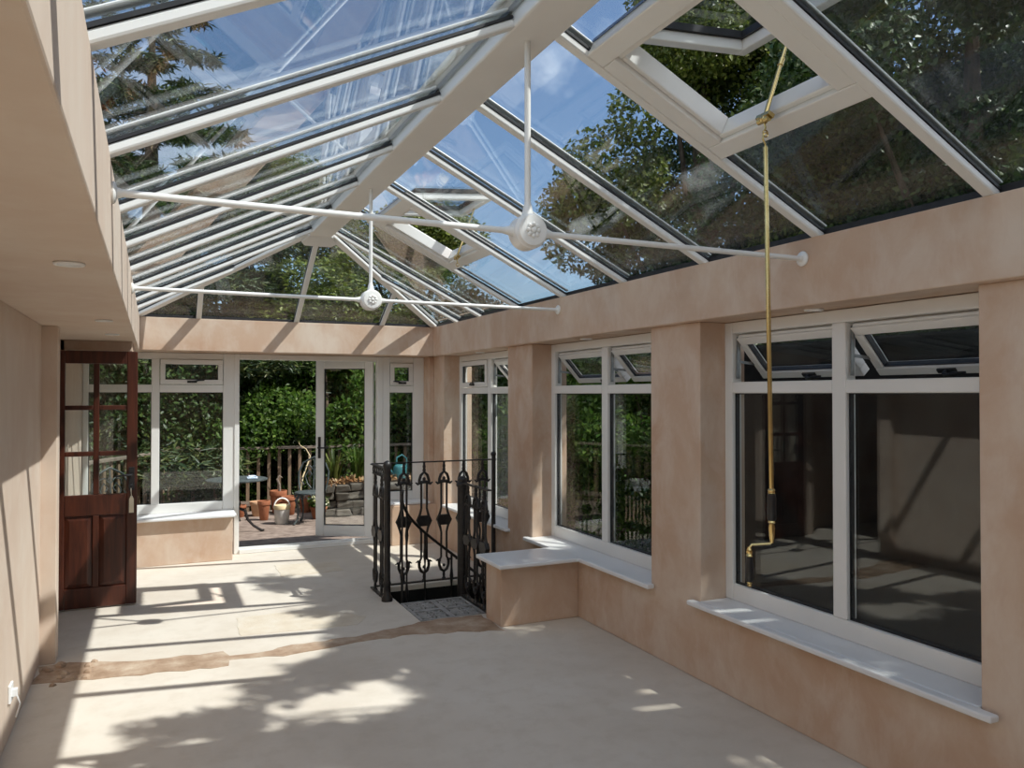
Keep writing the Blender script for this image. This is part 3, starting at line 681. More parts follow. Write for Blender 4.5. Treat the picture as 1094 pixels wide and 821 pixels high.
for x in (1.985, 2.17, 2.355, 2.54, 2.725): baluster_mb((x, 6.57, .006), (1, 0, 0)).build('baluster', M['iron'], br, smooth=True)
mb = MB(); mb.box(1.70, 6.552, 1.048, 2.86, 6.588, 1.058); mb.build('top_rail', M['iron'], br)
mb = MB(); mb.box(1.74, 6.555, 0, 2.86, 6.585, .012); mb.build('bottom_rail', M['iron'], br)
mb = MB(); mb.cyl((2.835, 6.57, 0), (2.835, 6.57, 1.09), .022, .018, 12); mb.ball((2.835, 6.57, 1.10), .026); mb.build('post', M['iron'], br, smooth=True)
lr = empty('stair_railing', (1.70, 6.3, 0), 'short left black iron railing with scrolled frieze beside the stairwell', 'railing', 'black cast-iron railings around the stairwell')
for y in (6.24, 6.44): baluster_mb((1.70, y, .006), (0, 1, 0), .97).build('baluster', M['iron'], lr, smooth=True)
mb = MB(); mb.box(1.682, 6.10, 1.048, 1.718, 6.55, 1.058); mb.build('top_rail', M['iron'], lr)
mb = MB(); mb.box(1.685, 6.10, 0, 1.715, 6.55, .012); mb.build('bottom_rail', M['iron'], lr)
mb = MB()
mb.box(1.694, 6.14, .975, 1.706, 6.53, .985)
for k in range(6):
    yy = 6.17 + k * .065; mb.tube(arc((1.70, yy, 1.015), .028, 0, 2 * math.pi, 10, (0, 1, 0))[:-1], .006, 6, True)
mb.build('frieze', M['iron'], lr, smooth=True)
mb = MB(); mb.lathe([(.045, 0), (.045, .03), (.030, .05), (.028, .12), (.034, .14), (.026, .16), (.026, .95), (.034, .97), (.026, 1.0), (.030, 1.05), (.036, 1.075), (.028, 1.105), (.008, 1.118)], (1.702, 6.085, 0), 14); mb.build('post', M['iron'], lr, smooth=True)
rr_ = empty('stair_railing', (2.30, 5.7, 0), 'right black iron railing between the stair landing and the stub wall', 'railing', 'black cast-iron railings around the stairwell')
for y in (5.86, 5.69, 5.52): baluster_mb((2.305, y, .02), (0, 1, 0), .90).build('baluster', M['iron'], rr_, smooth=True)
mb = MB(); mb.box(2.288, 5.42, .918, 2.322, 6.0, .928); mb.build('top_rail', M['iron'], rr_)
mb = MB(); mb.box(2.288, 5.42, 0, 2.322, 6.0, .02); mb.build('bottom_rail', M['iron'], rr_)

# ------------------------------------------------------------------ spiral stair
NX, NY = 2.31, 6.00
sp = empty('spiral_staircase', (NX, NY, -2.6), 'black iron spiral staircase with a patterned grey landing plate', 'staircase')
mb = MB(); mb.cyl((NX, NY, -2.6), (NX, NY, .90), .040, n=16); mb.lathe([(.040, 0), (.05, .01), (.05, .03), (.036, .045), (.040, .07), (.02, .09)], (NX, NY, .885), 16); mb.build('newel_post', M['iron'], sp, smooth=True)
px0, py0, px1, py1 = hx0 + .004, hy0 + .006, 2.282, 5.955
mb = MB(); mb.frame((px0, py0, -.012), (1, 0, 0), (0, 1, 0), (0, 0, 1), px1 - px0, py1 - py0, .022, .016)
cxm, cym = (px0 + px1) / 2, (py0 + py1) / 2
mb.box(cxm - .02, py0 + .022, -.012, cxm + .02, py1 - .022, .004); mb.box(px0 + .022, cym - .02, -.0121, cxm - .02, cym + .02, .0039); mb.box(cxm + .02, cym - .02, -.0121, px1 - .022, cym + .02, .0039)
for qx in (-1, 1):
    for qy in (-1, 1):
        c = V((cxm + qx * (px1 - px0) / 4, cym + qy * (py1 - py0) / 4, -.004))
        def flat(pts, w=.0085):
            mb.tube([c + V(p) for p in pts], w, 6)
        ring = [(.030 * math.cos(t), .030 * math.sin(t), 0) for t in [k * math.pi / 6 for k in range(12)]]
        mb.tube([c + V(p) for p in ring], .008, 6, True); mb.ball(c, .012, 8)
        for k in range(4):
            a = k * math.pi / 2 + math.pi / 4
            for s in (-1, 1):
                pts = []
                for j in range(9):
                    u = j / 8; r = .038 + .062 * math.sin(u * math.pi * .6); b = a + s * (.12 + .60 * u)
                    pts.append((r * math.cos(b), r * math.sin(b), 0))
                flat(pts)
            flat([(.03 * math.cos(a), .03 * math.sin(a), 0), (.125 * math.cos(a), .125 * math.sin(a), 0)], .007)
            b = k * math.pi / 2; flat([(.04 * math.cos(b), .04 * math.sin(b), 0), (.09 * math.cos(b), .09 * math.sin(b), 0)], .007)
            for s in (-1, 1):
                d = a + s * .33
                mb.tube([c + V((.085 * math.cos(d) + .016 * math.cos(t), .085 * math.sin(d) + .016 * math.sin(t), 0)) for t in [q * math.pi / 4 for q in range(8)]], .006, 6, True)
lp = mb.build('landing_plate', M['grate'], sp); lp['label'] = 'worn grey plate pierced with scrollwork'
hz = lambda ph: .86 - (170 - ph) / 30 * .205
for k in range(9):
    p1 = 176 - 30 * k; p0 = p1 - 31; z = -.21 * (k + 1); ro = .50
    poly = [(NX + .03 * math.cos(R(p0)), NY + .03 * math.sin(R(p0)), z)] + [(NX + ro * math.cos(R(p0 + (p1 - p0) * j / 4)), NY + ro * math.sin(R(p0 + (p1 - p0) * j / 4)), z) for j in range(5)] + [(NX + .03 * math.cos(R(p1)), NY + .03 * math.sin(R(p1)), z)]
    mb = MB(); mb.prism(poly, (0, 0, .022)); mb.build('tread', M['iron'], sp)
    if k < 5:
        ph = p1 - 6 if k else 168; q = V((NX + .49 * math.cos(R(ph)), NY + .49 * math.sin(R(ph)), z + .022)); zt_ = hz(ph)
        h = zt_ - q.z
        mb = MB(); mb.lathe([(.020, 0), (.014, .03), (.009, .06), (.010, h * .3), (.019, h * .36), (.012, h * .40), (.008, h * .45), (.008, h * .75), (.017, h * .82), (.010, h * .88), (.010, h)], q, 10); mb.build('baluster', M['iron'], sp, smooth=True)
mb = MB(); mb.tube([(NX + .49 * math.cos(R(p)), NY + .49 * math.sin(R(p)), hz(p)) for p in range(172, 10, -6)], .012, 8); mb.build('handrail', M['iron'], sp, smooth=True)

# ------------------------------------------------------------------ outside: patio, fence, pots, furniture
PZ = -.10
mb = MB(); mb.box(-1.9, YF + .1, PZ - .2, 6.5, 12.3, PZ); tag(mb.build('patio', M['paving']), 'brown paved patio beyond the garden door', 'patio', kind=ST)
mb = MB(); mb.box(-40, -30, PZ - .35, 40, 45, PZ - .21); tag(mb.build('ground', M['lawn']), 'garden ground beyond the patio', 'ground', kind=ST)
fz = .86
def fence(p, q, label):
    p, q = V(p), V(q); d = (q - p); L = d.length; d.normalize()
    t = empty('fence', ((p + q) / 2)[:2] + (PZ,), label, 'fence', 'timber paling fence around the patio')
    mb = MB(); mb.bar(p + V((0, 0, fz - .02)), q + V((0, 0, fz - .02)), .10, .035); mb.build('top_rail', M['rail_wood'], t)
    mb = MB(); mb.bar(p + V((0, 0, PZ + .12)), q + V((0, 0, PZ + .12)), .04, .07); mb.build('bottom_rail', M['rail_wood'], t)
    n = int(L / .15)
    for k in range(n):
        c = p + d * (.075 + k * L / n)
        mb = MB(); mb.bar(c + V((0, 0, PZ)), c + V((0, 0, fz - .04)), .046, .022, d.cross(V((0, 0, 1)))); mb.build('paling', M['paling'], t)
    for c in ([p, q] if L > 4 else [q]):
        mb = MB(); mb.bar(c + V((0, 0, PZ)), c + V((0, 0, fz + .03)), .09, .09, (1, 0, 0)); mb.build('post', M['paling'], t)
fence((.30, 12.2, 0), (6.2, 12.2, 0), 'weathered paling fence across the far side of the patio'); fence((.24, 12.1, 0), (-1.55, 8.95, 0), 'slanting paling fence seen through the left window')

def pot(x, y, r, h, label, mat='terracotta', z=PZ, fill=True):
    t = empty('flower_pot', (x, y, z), label, 'flower pot', 'terracotta pots on the patio')
    mb = MB(); mb.lathe([(r * .62, 0), (r * .66, .004), (r * .90, h * .78), (r, h * .79), (r * 1.02, h * .82), (r * 1.02, h * .97), (r, h), (r * .90, h), (r * .86, h * .8), (r * .7, h * .55), (.001, h * .5)], (x, y, z), 24); mb.build('pot_body', M[mat], t, smooth=True)
    mb = MB(); mb.lathe([(r * .80, h * .72), (r * .83, h * .76), (r * .5, h * .79), (.001, h * .80)], (x, y, z), 20); mb.build('soil', M['soil'], t, smooth=True)
    return t
pot(1.405, 11.30, .085, .27, 'tall slim orange pot in front of the wide buff pot')
pot(1.375, 11.72, .115, .21, 'wide buff clay pot near the garden table', 'buff')
pot(1.125, 11.72, .09, .17, 'squat orange pot behind the garden table leg')
pot(1.68, 11.90, .125, .33, 'large orange pot holding a bent dry stem'); pot(1.80, 11.66, .11, .27, 'orange pot just behind the white bucket')
pot(2.06, 11.80, .10, .29, 'orange pot behind the iron garden chair')
ds = empty('dry_stem', (1.73, 11.88, .18), 'bent straw-coloured dry stem rising from the large orange pot', 'dry plant')
mb = MB(); mb.tube([(1.98, 11.78, .2), (2.02, 11.82, .42), (2.11, 11.9, .62), (2.14, 11.9, .72), (2.08, 11.9, .83), (2.0, 11.9, .88), (1.97, 11.9, .93)], [.012, .011, .010, .009, .007, .005, .003], 8); mb.build('stalk', M['cream_lid'], ds, smooth=True)
mb = MB(); mb.tube([(1.70, 11.88, .15), (1.69, 11.86, .32), (1.66, 11.86, .40), (1.69, 11.86, .45), (1.73, 11.86, .42)], [.02, .018, .016, .012, .006], 8); mb.build('stump', M['rail_wood'], ds, smooth=True)
bk = empty('bucket', (1.585, 10.88, PZ), 'splashed white bucket with cream lid and raised handle', 'bucket')
mb = MB(); mb.lathe([(.086, 0), (.09, .005), (.104, .20), (.104, .205), (.001, .206)], (1.585, 10.88, PZ), 24); mb.build('bucket_body', M['bucket'], bk, smooth=True)
mb = MB(); mb.lathe([(.104, .20), (.110, .205), (.110, .235), (.102, .255), (.06, .262), (.001, .264)], (1.585, 10.88, PZ), 24); mb.build('lid', M['cream_lid'], bk, smooth=True)
mb = MB(); mb.tube([(1.585 + .104 * math.cos(t), 10.88, PZ + .22 + .125 * math.sin(t)) for t in [math.pi * k / 12 for k in range(13)]], .010, 8); mb.build('handle', M['white_plastic'], bk, smooth=True)

# round garden table
gt = empty('garden_table', (.97, 10.45, PZ), 'round grey-green iron garden table on the patio', 'table')
tx, ty = .97, 10.45
mb = MB(); mb.lathe([(.001, .655), (.36, .655), (.372, .662), (.372, .672), (.36, .678), (.001, .678)], (tx, ty, PZ), 40); mb.build('tabletop', M['garden_iron'], gt, smooth=True)
mb = MB(); mb.lathe([(.05, .14), (.035, .18), (.03, .30), (.05, .36), (.03, .42), (.028, .56), (.06, .63), (.09, .655)], (tx, ty, PZ), 16); mb.build('pedestal', M['iron'], gt, smooth=True)
for k in range(3):
    a = k * 2.094 - .25; d = V((math.cos(a), math.sin(a), 0)); b = V((tx, ty, PZ))
    mb = MB(); mb.tube([b + V((0, 0, .30)) + d * .03, b + V((0, 0, .27)) + d * .10, b + V((0, 0, .16)) + d * .13, b + V((0, 0, .08)) + d * .20, b + V((0, 0, .016)) + d * .30, b + V((0, 0, .02)) + d * .335], [.018, .020, .018, .016, .018, .012], 8); mb.build('foot', M['iron'], gt, smooth=True)
mb = MB(); bx = 1.13
rr = random.Random(9)
mb.prism([(1.075, 10.30, PZ + .679), (1.20, 10.28, PZ + .679), (1.215, 10.40, PZ + .679), (1.14, 10.44, PZ + .679), (1.08, 10.41, PZ + .679)], (0, 0, .022)); mb.prism([(1.09, 10.31, PZ + .701), (1.19, 10.30, PZ + .701), (1.18, 10.39, PZ + .701), (1.10, 10.39, PZ + .701)], (0, 0, .02))
tag(mb.build('cloth', M['blue_cloth'], bevel=.008), 'folded blue and white cloth on the round garden table', 'cloth')

def garden_chair(x, y, rz, label):
    t = empty('garden_chair', (x, y, PZ), label, 'chair', 'cast-iron garden chairs on the patio', rz=rz, local=True)
    mb = MB(); mb.lathe([(.001, .405), (.19, .405), (.20, .412), (.20, .425), (.19, .432), (.001, .428)], (0, 0, 0), 28); mb.build('seat', M['garden_iron'], t, smooth=True)
    mb = MB()
    for k in range(14):
        a = k * 2 * math.pi / 14; c = V((.195 * math.cos(a), .195 * math.sin(a), .385)); tn = (-math.sin(a), math.cos(a), 0)
        mb.tube(arc(c, .034, 0, math.pi * 2, 8, tn)[:-1], .006, 6, True)
    mb.build('apron', M['garden_iron'], t, smooth=True)
    for sx_, sy_ in ((1, 1), (1, -1), (-1, 1), (-1, -1)):
        d = V((sx_ * .707, sy_ * .707, 0))
        mb = MB(); mb.tube([d * .15 + V((0, 0, .41)), d * .205 + V((0, 0, .33)), d * .17 + V((0, 0, .2)), d * .18 + V((0, 0, .08)), d * .23 + V((0, 0, .012))], [.018, .02, .013, .012, .016], 8); mb.build('leg', M['garden_iron'], t, smooth=True)
    mb = MB(); yb = .19
    mb.tube([(-.17, yb - .04, .42), (-.20, yb, .55), (-.205, yb + .03, .68), (-.15, yb + .05, .80), (-.06, yb + .06, .85), (0, yb + .06, .88), (.06, yb + .06, .85), (.15, yb + .05, .80), (.205, yb + .03, .68), (.20, yb, .55), (.17, yb - .04, .42)], .013, 8)
    bkf = mb.build('backrest', M['garden_iron'], t, smooth=True)
    mb = MB()
    for s in (-1, 1):
        mb.tube([(s * .02, yb + .01, .44), (s * .09, yb + .02, .52), (s * .12, yb + .03, .62), (s * .07, yb + .04, .70), (s * .03, yb + .04, .64), (s * .06, yb + .035, .60)], .009, 7)
        mb.tube([(s * .01, yb + .045, .70), (s * .06, yb + .05, .76), (s * .12, yb + .045, .74), (s * .13, yb + .04, .68)], .008, 7)
        mb.tube([(s * .13, yb + .01, .50), (s * .17, yb + .015, .56), (s * .15, yb + .02, .60)], .008, 7)
    mb.tube([(0, yb - .005, .42), (0, yb + .03, .60), (0, yb + .06, .87)], .010, 7)
    mb.tube(arc((0, yb + .045, .73), .03, 0, 2 * math.pi, 10, (1, 0, 0))[:-1], .007, 6, True)
    mb.build('back_scroll', M['garden_iron'], t, smooth=True)
garden_chair(1.93, 10.75, R(-25), 'iron garden chair half hidden by the open garden door leaf')
garden_chair(-.36, 10.15, R(25), 'iron garden chair outside the left window, near the slanting fence')
tw = empty('watering_can', (2.78, 10.75, .40), 'teal watering can seen through the narrow far window', 'watering can')

# raised bed of rough stone behind the leaf
rb_ = empty('raised_bed', (2.9, 11.5, PZ), 'rough stone raised bed heaped with fallen leaves', 'raised bed')
mb = MB(); rr = random.Random(5)
for row in range(4):
    x = 2.2 - rr.uniform(0, .1)
    while x < 4.1:
        L = rr.uniform(.10, .30); h = .115; j = lambda: rr.uniform(-.022, .022)
        k0 = len(mb.v); mb.box(x, 11.15 + rr.uniform(-.04, .03), PZ + row * h + .004, x + L - .012, 11.75, PZ + (row + 1) * h - .004); x += L
        for i in range(k0, len(mb.v)):
            p = mb.v[i]
            if p[1] < 11.5: mb.v[i] = (p[0] + j(), p[1] + j(), max(PZ, p[2] + j() * .7))
mb.build('stone_wall', M['stone'], rb_, bevel=.015)
mb = MB(); mb.box(2.22, 11.25, PZ + .44, 4.1, 11.95, PZ + .47); mb.build('soil', M['soil'], rb_)
# watering can stands on the bed
cx, cy, cz = 3.40, 11.45, PZ + .47
tw.location = (cx, cy, cz)
mb = MB(); mb.lathe([(.09, 0), (.10, .01), (.10, .17), (.085, .20), (.06, .215), (.001, .214)], (cx, cy, cz), 20); mb.build('can_body', M['teal'], tw, smooth=True)
mb = MB(); mb.tube([(cx - .06, cy, cz + .20), (cx - .05, cy, cz + .32), (cx + .03, cy, cz + .36), (cx + .10, cy, cz + .30), (cx + .10, cy, cz + .15)], .013, 8); mb.build('handle', M['teal'], tw, smooth=True)
mb = MB(); mb.tube([(cx - .09, cy, cz + .05), (cx - .20, cy, cz + .20), (cx - .26, cy, cz + .28)], [.022, .016, .013], 8); mb.lathe([(.014, 0), (.04, .04), (.04, .046)], (cx - .26, cy, cz + .28), 14, axis=(-.7, 0, .5)); mb.build('spout', M['teal'], tw, smooth=True)

# ------------------------------------------------------------------ foliage
def leaf_mesh(name, centers, n, size, seed, aspect=.55, squash=.8, shell=.55, droop=.0):
    """n folded leaves scattered over ellipsoid clumps (x,y,z,r)"""
    g = np.random.default_rng(seed)
    C = np.array(centers, float)
    w = C[:, 3] ** 2; idx = g.choice(len(C), n, p=w / w.sum())
    d = g.normal(size=(n, 3)); d /= np.linalg.norm(d, axis=1)[:, None]
    rad = (shell + (1 - shell) * g.random(n) ** .6) * C[idx, 3]
    P = C[idx, :3] + d * rad[:, None] * np.array([1, 1, squash])
    t = g.normal(size=(n, 3)); t[:, 2] -= droop; t /= np.linalg.norm(t, axis=1)[:, None]
    nr = d * .7 + np.array([0, 0, .6]) + g.normal(size=(n, 3)) * .55
    s = np.cross(t, nr); s /= np.linalg.norm(s, axis=1)[:, None] + 1e-9
    nn = np.cross(s, t)
    L = size * (.6 + .8 * g.random(n))[:, None]; Wd = L * aspect
    v = np.stack([P, P + t * L * .45 + s * Wd * .5 + nn * L * .10, P + t * L, P + t * L * .45 - s * Wd * .5 + nn * L * .10], 1).reshape(-1, 3)
    me = bpy.data.meshes.new(name)
    me.vertices.add(4 * n); me.vertices.foreach_set('co', v.ravel())
    k = np.arange(n) * 4
    fc = np.stack([k, k + 1, k + 2, k, k + 2, k + 3], 1).ravel()
    me.loops.add(6 * n); me.loops.foreach_set('vertex_index', fc)
    me.polygons.add(2 * n); me.polygons.foreach_set('loop_start', np.arange(2 * n) * 3)
    try: me.polygons.foreach_set('loop_total', np.full(2 * n, 3))
    except Exception: pass
    me.update(calc_edges=True); me.validate(); return me
def tree_proto(kind, mat, H, Rr, n, size, seed, trunk=True, clumps=26, z0=.28, clump_r=.34):
    g = random.Random(seed); cs = []
    for k in range(clumps):
        a = g.uniform(0, 2 * math.pi); u = g.uniform(z0, 1.0); rad = Rr * math.sin(math.pi * min(1, (u - z0) / (1 - z0) * .8 + .18)) * math.sqrt(g.random())
        cs.append((rad * math.cos(a), rad * math.sin(a), u * H, Rr * clump_r * g.uniform(.7, 1.25)))
    me = leaf_mesh(kind + '_foliage', cs, n, size, seed); me.materials.append(M[mat])
    mb = MB(); mb.tube([(0, 0, -.1), (.05, .02, H * .3), (-.04, .05, H * .62), (0, 0, H * .9)], [Rr * .09, Rr * .07, Rr * .045, .02], 10)
    for c in cs[:14]:
        z = c[2] * .72; mb.tube([(0, 0, z * .82), (c[0] * .45, c[1] * .45, z * .95), (c[0] * .9, c[1] * .9, c[2])], [Rr * .03, Rr * .02, .008], 6)
    tm = bpy.data.meshes.new(kind + '_trunk'); tm.from_pydata(mb.v, [], mb.f); tm.update(); tm.materials.append(M['bark'])
    return me, tm
def plant(name, proto, loc, rz, scl, label, cat, group=None, matn=None):
    t = empty(name, loc, label, cat, group, rz=rz); t.scale = scl
    for nm, me in (('foliage', proto[0]), ('trunk', proto[1])):
        o = bpy.data.objects.new(nm, me); COL.objects.link(o); o.parent = t
    return t
P_bush = tree_proto('bush', 'leaf_bright', 2.6, 1.15, 20000, .075, 1, clumps=30, z0=.10, clump_r=.40)
P_bushd = tree_proto('dark_bush', 'leaf_dark', 3.0, 1.25, 20000, .08, 2, clumps=30, z0=.08, clump_r=.42)
P_tree = tree_proto('tree', 'leaf_olive', 8.0, 2.6, 90000, .085, 3, clumps=44, z0=.22, clump_r=.30)
P_treed = tree_proto('dark_tree', 'leaf_dark', 9.0, 3.0, 110000, .095, 4, clumps=50, z0=.15, clump_r=.30)
def conifer(seed, H, Rr, n, size):
    g = random.Random(seed); cs = []
    for k in range(90):
        u = (k + .5) / 90; a = k * 2.4; rad = Rr * (1 - u) ** .6 * g.uniform(.35, 1.0); cs.append((rad * math.cos(a), rad * math.sin(a), H * (.08 + .92 * u), max(.12, Rr * .30 * (1.15 - u))))
    me = leaf_mesh('conifer_foliage', cs, n, size, seed, aspect=.22, squash=.45, droop=.5); me.materials.append(M['needle'])
    mb = MB(); mb.tube([(0, 0, -.1), (0, 0, H * .5), (0, 0, H * .97)], [.16, .09, .015], 10)
    for c in cs[::4]: mb.tube([(0, 0, c[2]), (c[0], c[1], c[2] - .1)], [.03, .008], 5)
    tm = bpy.data.meshes.new('conifer_trunk'); tm.from_pydata(mb.v, [], mb.f); tm.update(); tm.materials.append(M['bark']); return me, tm
P_con = conifer(11, 9.5, 1.9, 110000, .11)

# shrubs behind the fence
gs = 'leafy shrubs behind the patio fence'
specs = [(-.9, 13.0, 0, 1.0, 'dark'), (.35, 13.25, 40, 1.05, 'dark'), (1.45, 13.35, 90, 1.0, 'bright'), (2.6, 13.2, 150, 1.1, 'bright'), (3.9, 13.3, 220, 1.1, 'bright'), (5.3, 13.1, 300, 1.15, 'dark'), (-2.3, 12.2, 10, 1.05, 'dark'), (-3.2, 10.4, 70, 1.1, 'dark')]
slabs = ['dark leafy shrub behind the slanting fence, seen through the left window', 'dark shrub behind the fence corner post', 'bright green shrub seen straight through the garden doorway', 'bright green shrub behind the open door leaf',
         'bright green shrub seen through the narrow far window', 'dark shrub at the right end of the patio fence', 'dark shrub far left beyond the slanting fence', 'dark shrub seen through the wooden door panes']
for (x, y, rz, s, k), lb in zip(specs, slabs): plant('shrub', P_bush if k == 'bright' else P_bushd, (x, y, PZ - .2), R(rz), (s, s, s), lb, 'shrub', gs)
for k, (x, lb) in enumerate([(-.25, 'low added shrub, dark for the shade behind the fence corner post'), (.95, 'low added shrub, dark for the shade behind the palings left of the doorway'), (2.1, 'low added shrub, dark for the shade behind the palings in the open doorway'), (3.3, 'low added shrub, dark for the shade behind the raised bed'), (4.5, 'low added shrub, dark for the shade behind palings beyond the raised bed')]):
    plant('shade_shrub', P_bushd, (x, 12.85, PZ - .25), R(67 * k), (.62, .5, .44), lb, 'shrub', gs)  # added dark row, its leaf colour standing in for shade behind the palings
# shrubs along the right side of the building
gs = 'shrubs beside the right wall outside'
for (x, y, rz, s, k), lb in zip([(5.2, 9.6, 20, .95, 1), (6.3, 11.2, 80, 1.1, 1), (5.6, 7.9, 130, .95, 1), (7.8, 12.6, 200, 1.25, 1), (5.75, 6.75, 60, .8, 0), (8.6, 10.3, 170, 1.3, 1)],
    ['green shrub outside the far right window', 'tall green shrub outside, right of the patio', 'green shrub outside the middle window', 'large green shrub farthest right outside the middle window', 'dark shrub outside, between the near and middle windows', 'large green shrub behind the one outside the middle window']):
    plant('shrub', P_bush if k else P_bushd, (x, y, PZ - .2), R(rz), (s, s, s), lb, 'shrub', gs)
# boundary wall close outside the near window
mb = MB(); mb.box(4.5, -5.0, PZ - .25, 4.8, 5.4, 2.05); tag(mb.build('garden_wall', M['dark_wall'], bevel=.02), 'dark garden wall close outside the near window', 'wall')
# trees
gs = 'trees around the garden'
for p, loc, rz, s, lb in [
    (P_treed, (10.2, 10.2, -.3), 0, (1.05, 1.05, 1.0), 'dark leafy tree filling the upper right of the glass roof'),
    (P_treed, (12.5, 7.0, -.3), 120, (1.1, 1.1, 1.1), 'tall dark tree at the far right beyond the roof'),
    (P_treed, (9.3, 6.4, -.3), 60, (.9, .9, .95), 'dark tree right of the near roof window'),
    (P_tree, (8.6, 10.8, -.3), 200, (1.12, 1.12, 1.12), 'olive-leaved tree with thin sprays seen through the right roof slope'),
    (P_tree, (5.2, 16.4, -.3), 30, (1.15, 1.15, .72), 'olive tree behind the shrubs at the end of the ridge'),
    (P_tree, (2.2, 16.2, -.3), 300, (1.25, 1.25, .78), 'dark tree behind the patio seen through the hipped roof end'),
    (P_con, (-.05, 14.3, -.3), 0, (1.7, 1.4, .95), 'conifer rising behind the left roof slope'),
    (P_con, (-3.6, 14.0, -.3), 70, (1.2, 1.2, .85), 'conifer farthest left beyond the slanting fence'),
    (P_tree, (-2.6, 18.5, -.3), 110, (1.3, 1.3, .9), 'olive tree behind the two conifers')]:
    plant('tree', p, loc, R(rz), s, lb, 'tree', gs)
# the tall tree that shades the near half of the room
SUNV = V((.595, -.43, 1.0))
g = random.Random(21); cs = []
def shaded(x, y):
    edge = 1.04 + .16 * math.sin(y * 2.3) + .1 * math.sin(y * 5.1)
    if x > edge and y > 4.75: return .8 if y < 7.2 else 0
    if x > 1.3: return .8
    if x < -.05: return 0
    if y < 3.7: return .8
    if y < 4.22 + .1 * math.sin(x * 6): return .62 if x < .5 or y < 3.9 else .05
    if .55 < x and y < 4.75: return .5 if y > 4.42 else .06
    return 0
for want, (xa, xb, ya_, yb_), (ra, rb2) in ((180, (1.5, 4.4, -1.5, 7.4), (.18, .37)), (190, (-.1, 1.5, 2.6, 7.4), (.08, .20))):
    got = tries = 0
    while got < want and tries < 20000:
        tries += 1; x, y = g.uniform(xa, xb), g.uniform(ya_, yb_)
        if x > 1.5 and y > 7.4 - .2 * x: continue
        if g.random() > shaded(x, y): continue
        z = g.uniform(4.6, 6.4); p = V((x, y, 0)) + SUNV * z; cs.append((p.x, p.y, p.z, g.uniform(ra, rb2))); got += 1
root = empty('tree', (7.6, 1.2, -.3), 'tall spreading tree outside the right wall that shades the near floor', 'tree', gs)
me = leaf_mesh('shade_foliage', [(a - 7.6, b - 1.2, c + .3, r) for a, b, c, r in cs], 120000, .085, 5, shell=.1); me.materials.append(M['leaf_dark'])
o = bpy.data.objects.new('foliage', me); COL.objects.link(o); o.parent = root
mb = MB(); mb.tube([(7.6, 1.2, -.3), (7.55, 1.15, 2.2), (7.3, 1.2, 4.4), (6.6, 1.0, 6.2), (6.1, .9, 7.2)], [.24, .2, .16, .09, .03], 12)
for k in range(0, len(cs), 5):
    c = cs[k]; mb.tube([(7.35, 1.2, 4.2), (7.1 + (c[0] - 7.1) * .5, 1.1 + (c[1] - 1.1) * .5, 4.2 + (c[2] - 4.2) * .75), c[:3]], [.05, .025, .006], 6)
mb.build('trunk', M['bark'], root, smooth=True)

# plants on the patio
def spiky(x, y, z, n, h, label, mat, seed, name='spiky_plant'):
    t = empty(name, (x, y, z), label, 'plant'); g = random.Random(seed); mb = MB()
    for k in range(n):
        a = g.uniform(0, 6.28); L = h * g.uniform(.6, 1.1); d = V((math.cos(a), math.sin(a), 0)); b = V((x, y, z)) + d * g.uniform(0, .06); lean = g.uniform(.15, .55)
        s = V((-d.y, d.x, 0)); w = .012
        pts = [b, b + d * L * lean * .3 + V((0, 0, L * .55)), b + d * L * lean * .8 + V((0, 0, L * .85)), b + d * L * lean * 1.3 + V((0, 0, L * .8))]
        vs = [];
        for i, p in enumerate(pts):
            ww = w * (1, 1.1, .7, .08)[i]; vs += [p - s * ww, p + s * ww, p + d * .004 + V((0, 0, .004))]
        fs = []
        for i in range(3):
            q = i * 3; fs += [(q, q + 3, q + 5, q + 2), (q + 2, q + 5, q + 4, q + 1)]
        mb.add(vs, fs)
    mb.build('leaves', mat, t, smooth=True); return t
spiky(2.78, 11.55, PZ + .47, 60, .55, 'spiky green plant in the stone raised bed', M['leaf_bright'], 3)
spiky(2.42, 11.5, PZ + .47, 34, .5, 'pale strappy plant at the left end of the raised bed', M['leaf_olive'], 4)
me = leaf_mesh('fallen_leaves', [(2.3 + .2 * k, 11.25 + .1 * (k % 3), PZ + .49, .16) for k in range(9)], 900, .06, 8, squash=.2, shell=.1); me.materials.append(M['litter'])
o = bpy.data.objects.new('fallen_leaves', me); COL.objects.link(o); tag(o, 'brown fallen leaves heaped on the stone raised bed', 'leaves', kind='stuff')
fp = pot(2.12, 11.12, .12, .17, 'dark-planted orange pot with cream flowers beside the garden chair')
fr = empty('flowering_plant', (2.12, 11.12, .03), 'cream-flowered plant in a pot beside the garden chair', 'plant')
me = leaf_mesh('plant_leaves', [(0, 0, .10, .13)], 260, .06, 12); me.materials.append(M['leaf_bright']); o = bpy.data.objects.new('leaves', me); COL.objects.link(o); o.parent = fr
me = leaf_mesh('plant_flowers', [(-.04, -.06, .15, .06), (.06, -.04, .12, .05)], 90, .05, 13, aspect=.9); me.materials.append(M['petal']); o = bpy.data.objects.new('flowers', me); COL.objects.link(o); o.parent = fr

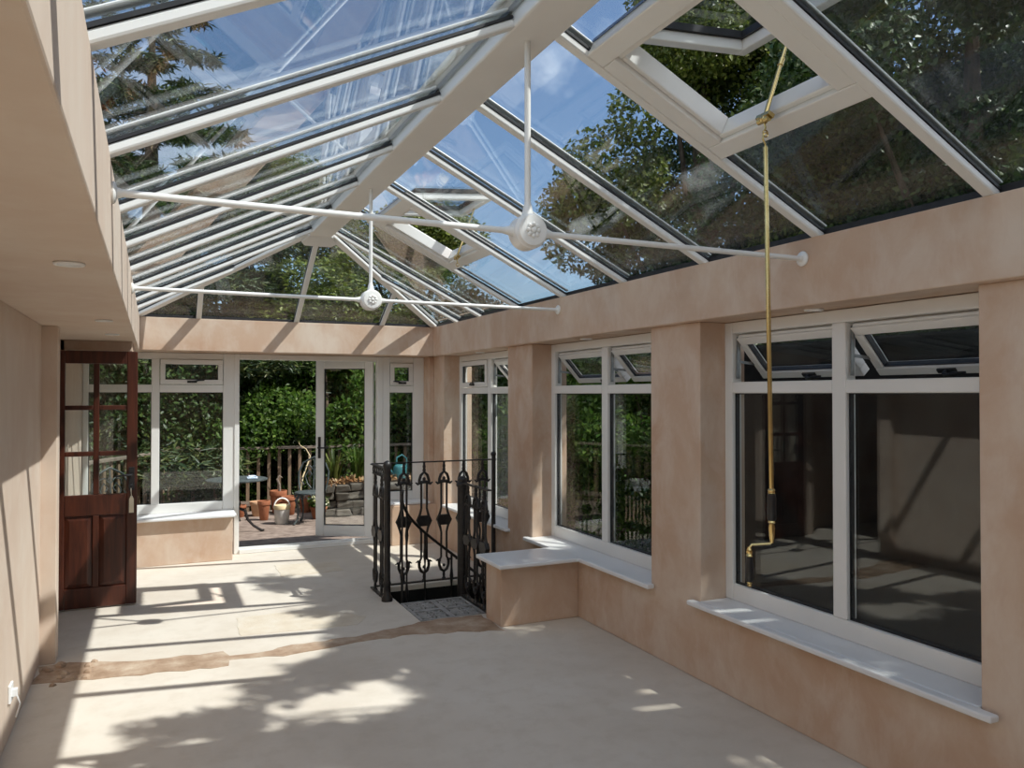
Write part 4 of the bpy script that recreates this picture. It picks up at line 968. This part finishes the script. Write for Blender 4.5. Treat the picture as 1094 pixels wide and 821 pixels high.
# ------------------------------------------------------------------ light
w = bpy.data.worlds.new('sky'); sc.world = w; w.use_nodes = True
nt = w.node_tree
for n in list(nt.nodes): nt.nodes.remove(n)
out = nt.nodes.new('ShaderNodeOutputWorld'); bg = nt.nodes.new('ShaderNodeBackground')
sky = nt.nodes.new('ShaderNodeTexSky'); sky.sky_type = 'NISHITA'; sky.sun_disc = False
sky.sun_elevation = R(53.7); sky.sun_rotation = math.atan2(.595, -.43); sky.altitude = 50; sky.air_density = 1.0; sky.dust_density = .6; sky.ozone_density = 2.4
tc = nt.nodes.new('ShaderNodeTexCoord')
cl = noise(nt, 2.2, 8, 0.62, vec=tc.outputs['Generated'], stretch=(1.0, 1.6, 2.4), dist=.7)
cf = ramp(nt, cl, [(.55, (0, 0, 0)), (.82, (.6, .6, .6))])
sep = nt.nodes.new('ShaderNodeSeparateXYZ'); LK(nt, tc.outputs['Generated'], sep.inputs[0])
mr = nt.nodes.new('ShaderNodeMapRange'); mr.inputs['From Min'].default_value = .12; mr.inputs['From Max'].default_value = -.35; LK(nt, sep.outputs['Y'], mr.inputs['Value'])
fill_clouds = mixc(nt, mr.outputs[0], (0, 0, 0), ramp(nt, cl, [(.30, (.55, .55, .55)), (.62, (1, 1, 1))]))  # unseen bright clouds added behind the camera to lift the room's shaded side
cf = mixc(nt, 1.0, cf, fill_clouds, 'LIGHTEN')
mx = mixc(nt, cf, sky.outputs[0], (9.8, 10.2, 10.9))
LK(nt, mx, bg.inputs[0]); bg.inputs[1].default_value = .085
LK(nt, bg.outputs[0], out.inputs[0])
sun = bpy.data.lights.new('sun', 'SUN'); sun.energy = 3.6; sun.angle = R(.6); sun.color = (1.0, .95, .89)
so_ = bpy.data.objects.new('sun', sun); COL.objects.link(so_); so_.location = (6, -4, 10)
so_.rotation_euler = SUNV.to_track_quat('Z', 'Y').to_euler()

# ------------------------------------------------------------------ camera
cam = bpy.data.cameras.new('camera'); co = bpy.data.objects.new('camera', cam); COL.objects.link(co)
cam.sensor_fit = 'HORIZONTAL'; cam.sensor_width = 36; cam.lens = 36 * 833 / 1094; cam.clip_start = .05; cam.clip_end = 200
co.location = (0, 0, 1.65); co.rotation_euler = (R(90 + .746), 0, R(-24.7))
sc.camera = co
sc.view_settings.view_transform = 'Standard'; sc.view_settings.look = 'None'; sc.view_settings.gamma = 1; sc.view_settings.exposure = .85
sc.view_settings.use_curve_mapping = False
cy_ = sc.cycles
cy_.max_bounces = 10; cy_.diffuse_bounces = 6; cy_.glossy_bounces = 5; cy_.transmission_bounces = 4; cy_.transparent_max_bounces = 28
cy_.caustics_reflective = False; cy_.caustics_refractive = False; cy_.sample_clamp_indirect = 6
for o in bpy.data.objects:
    if '_local' in o: del o['_local']
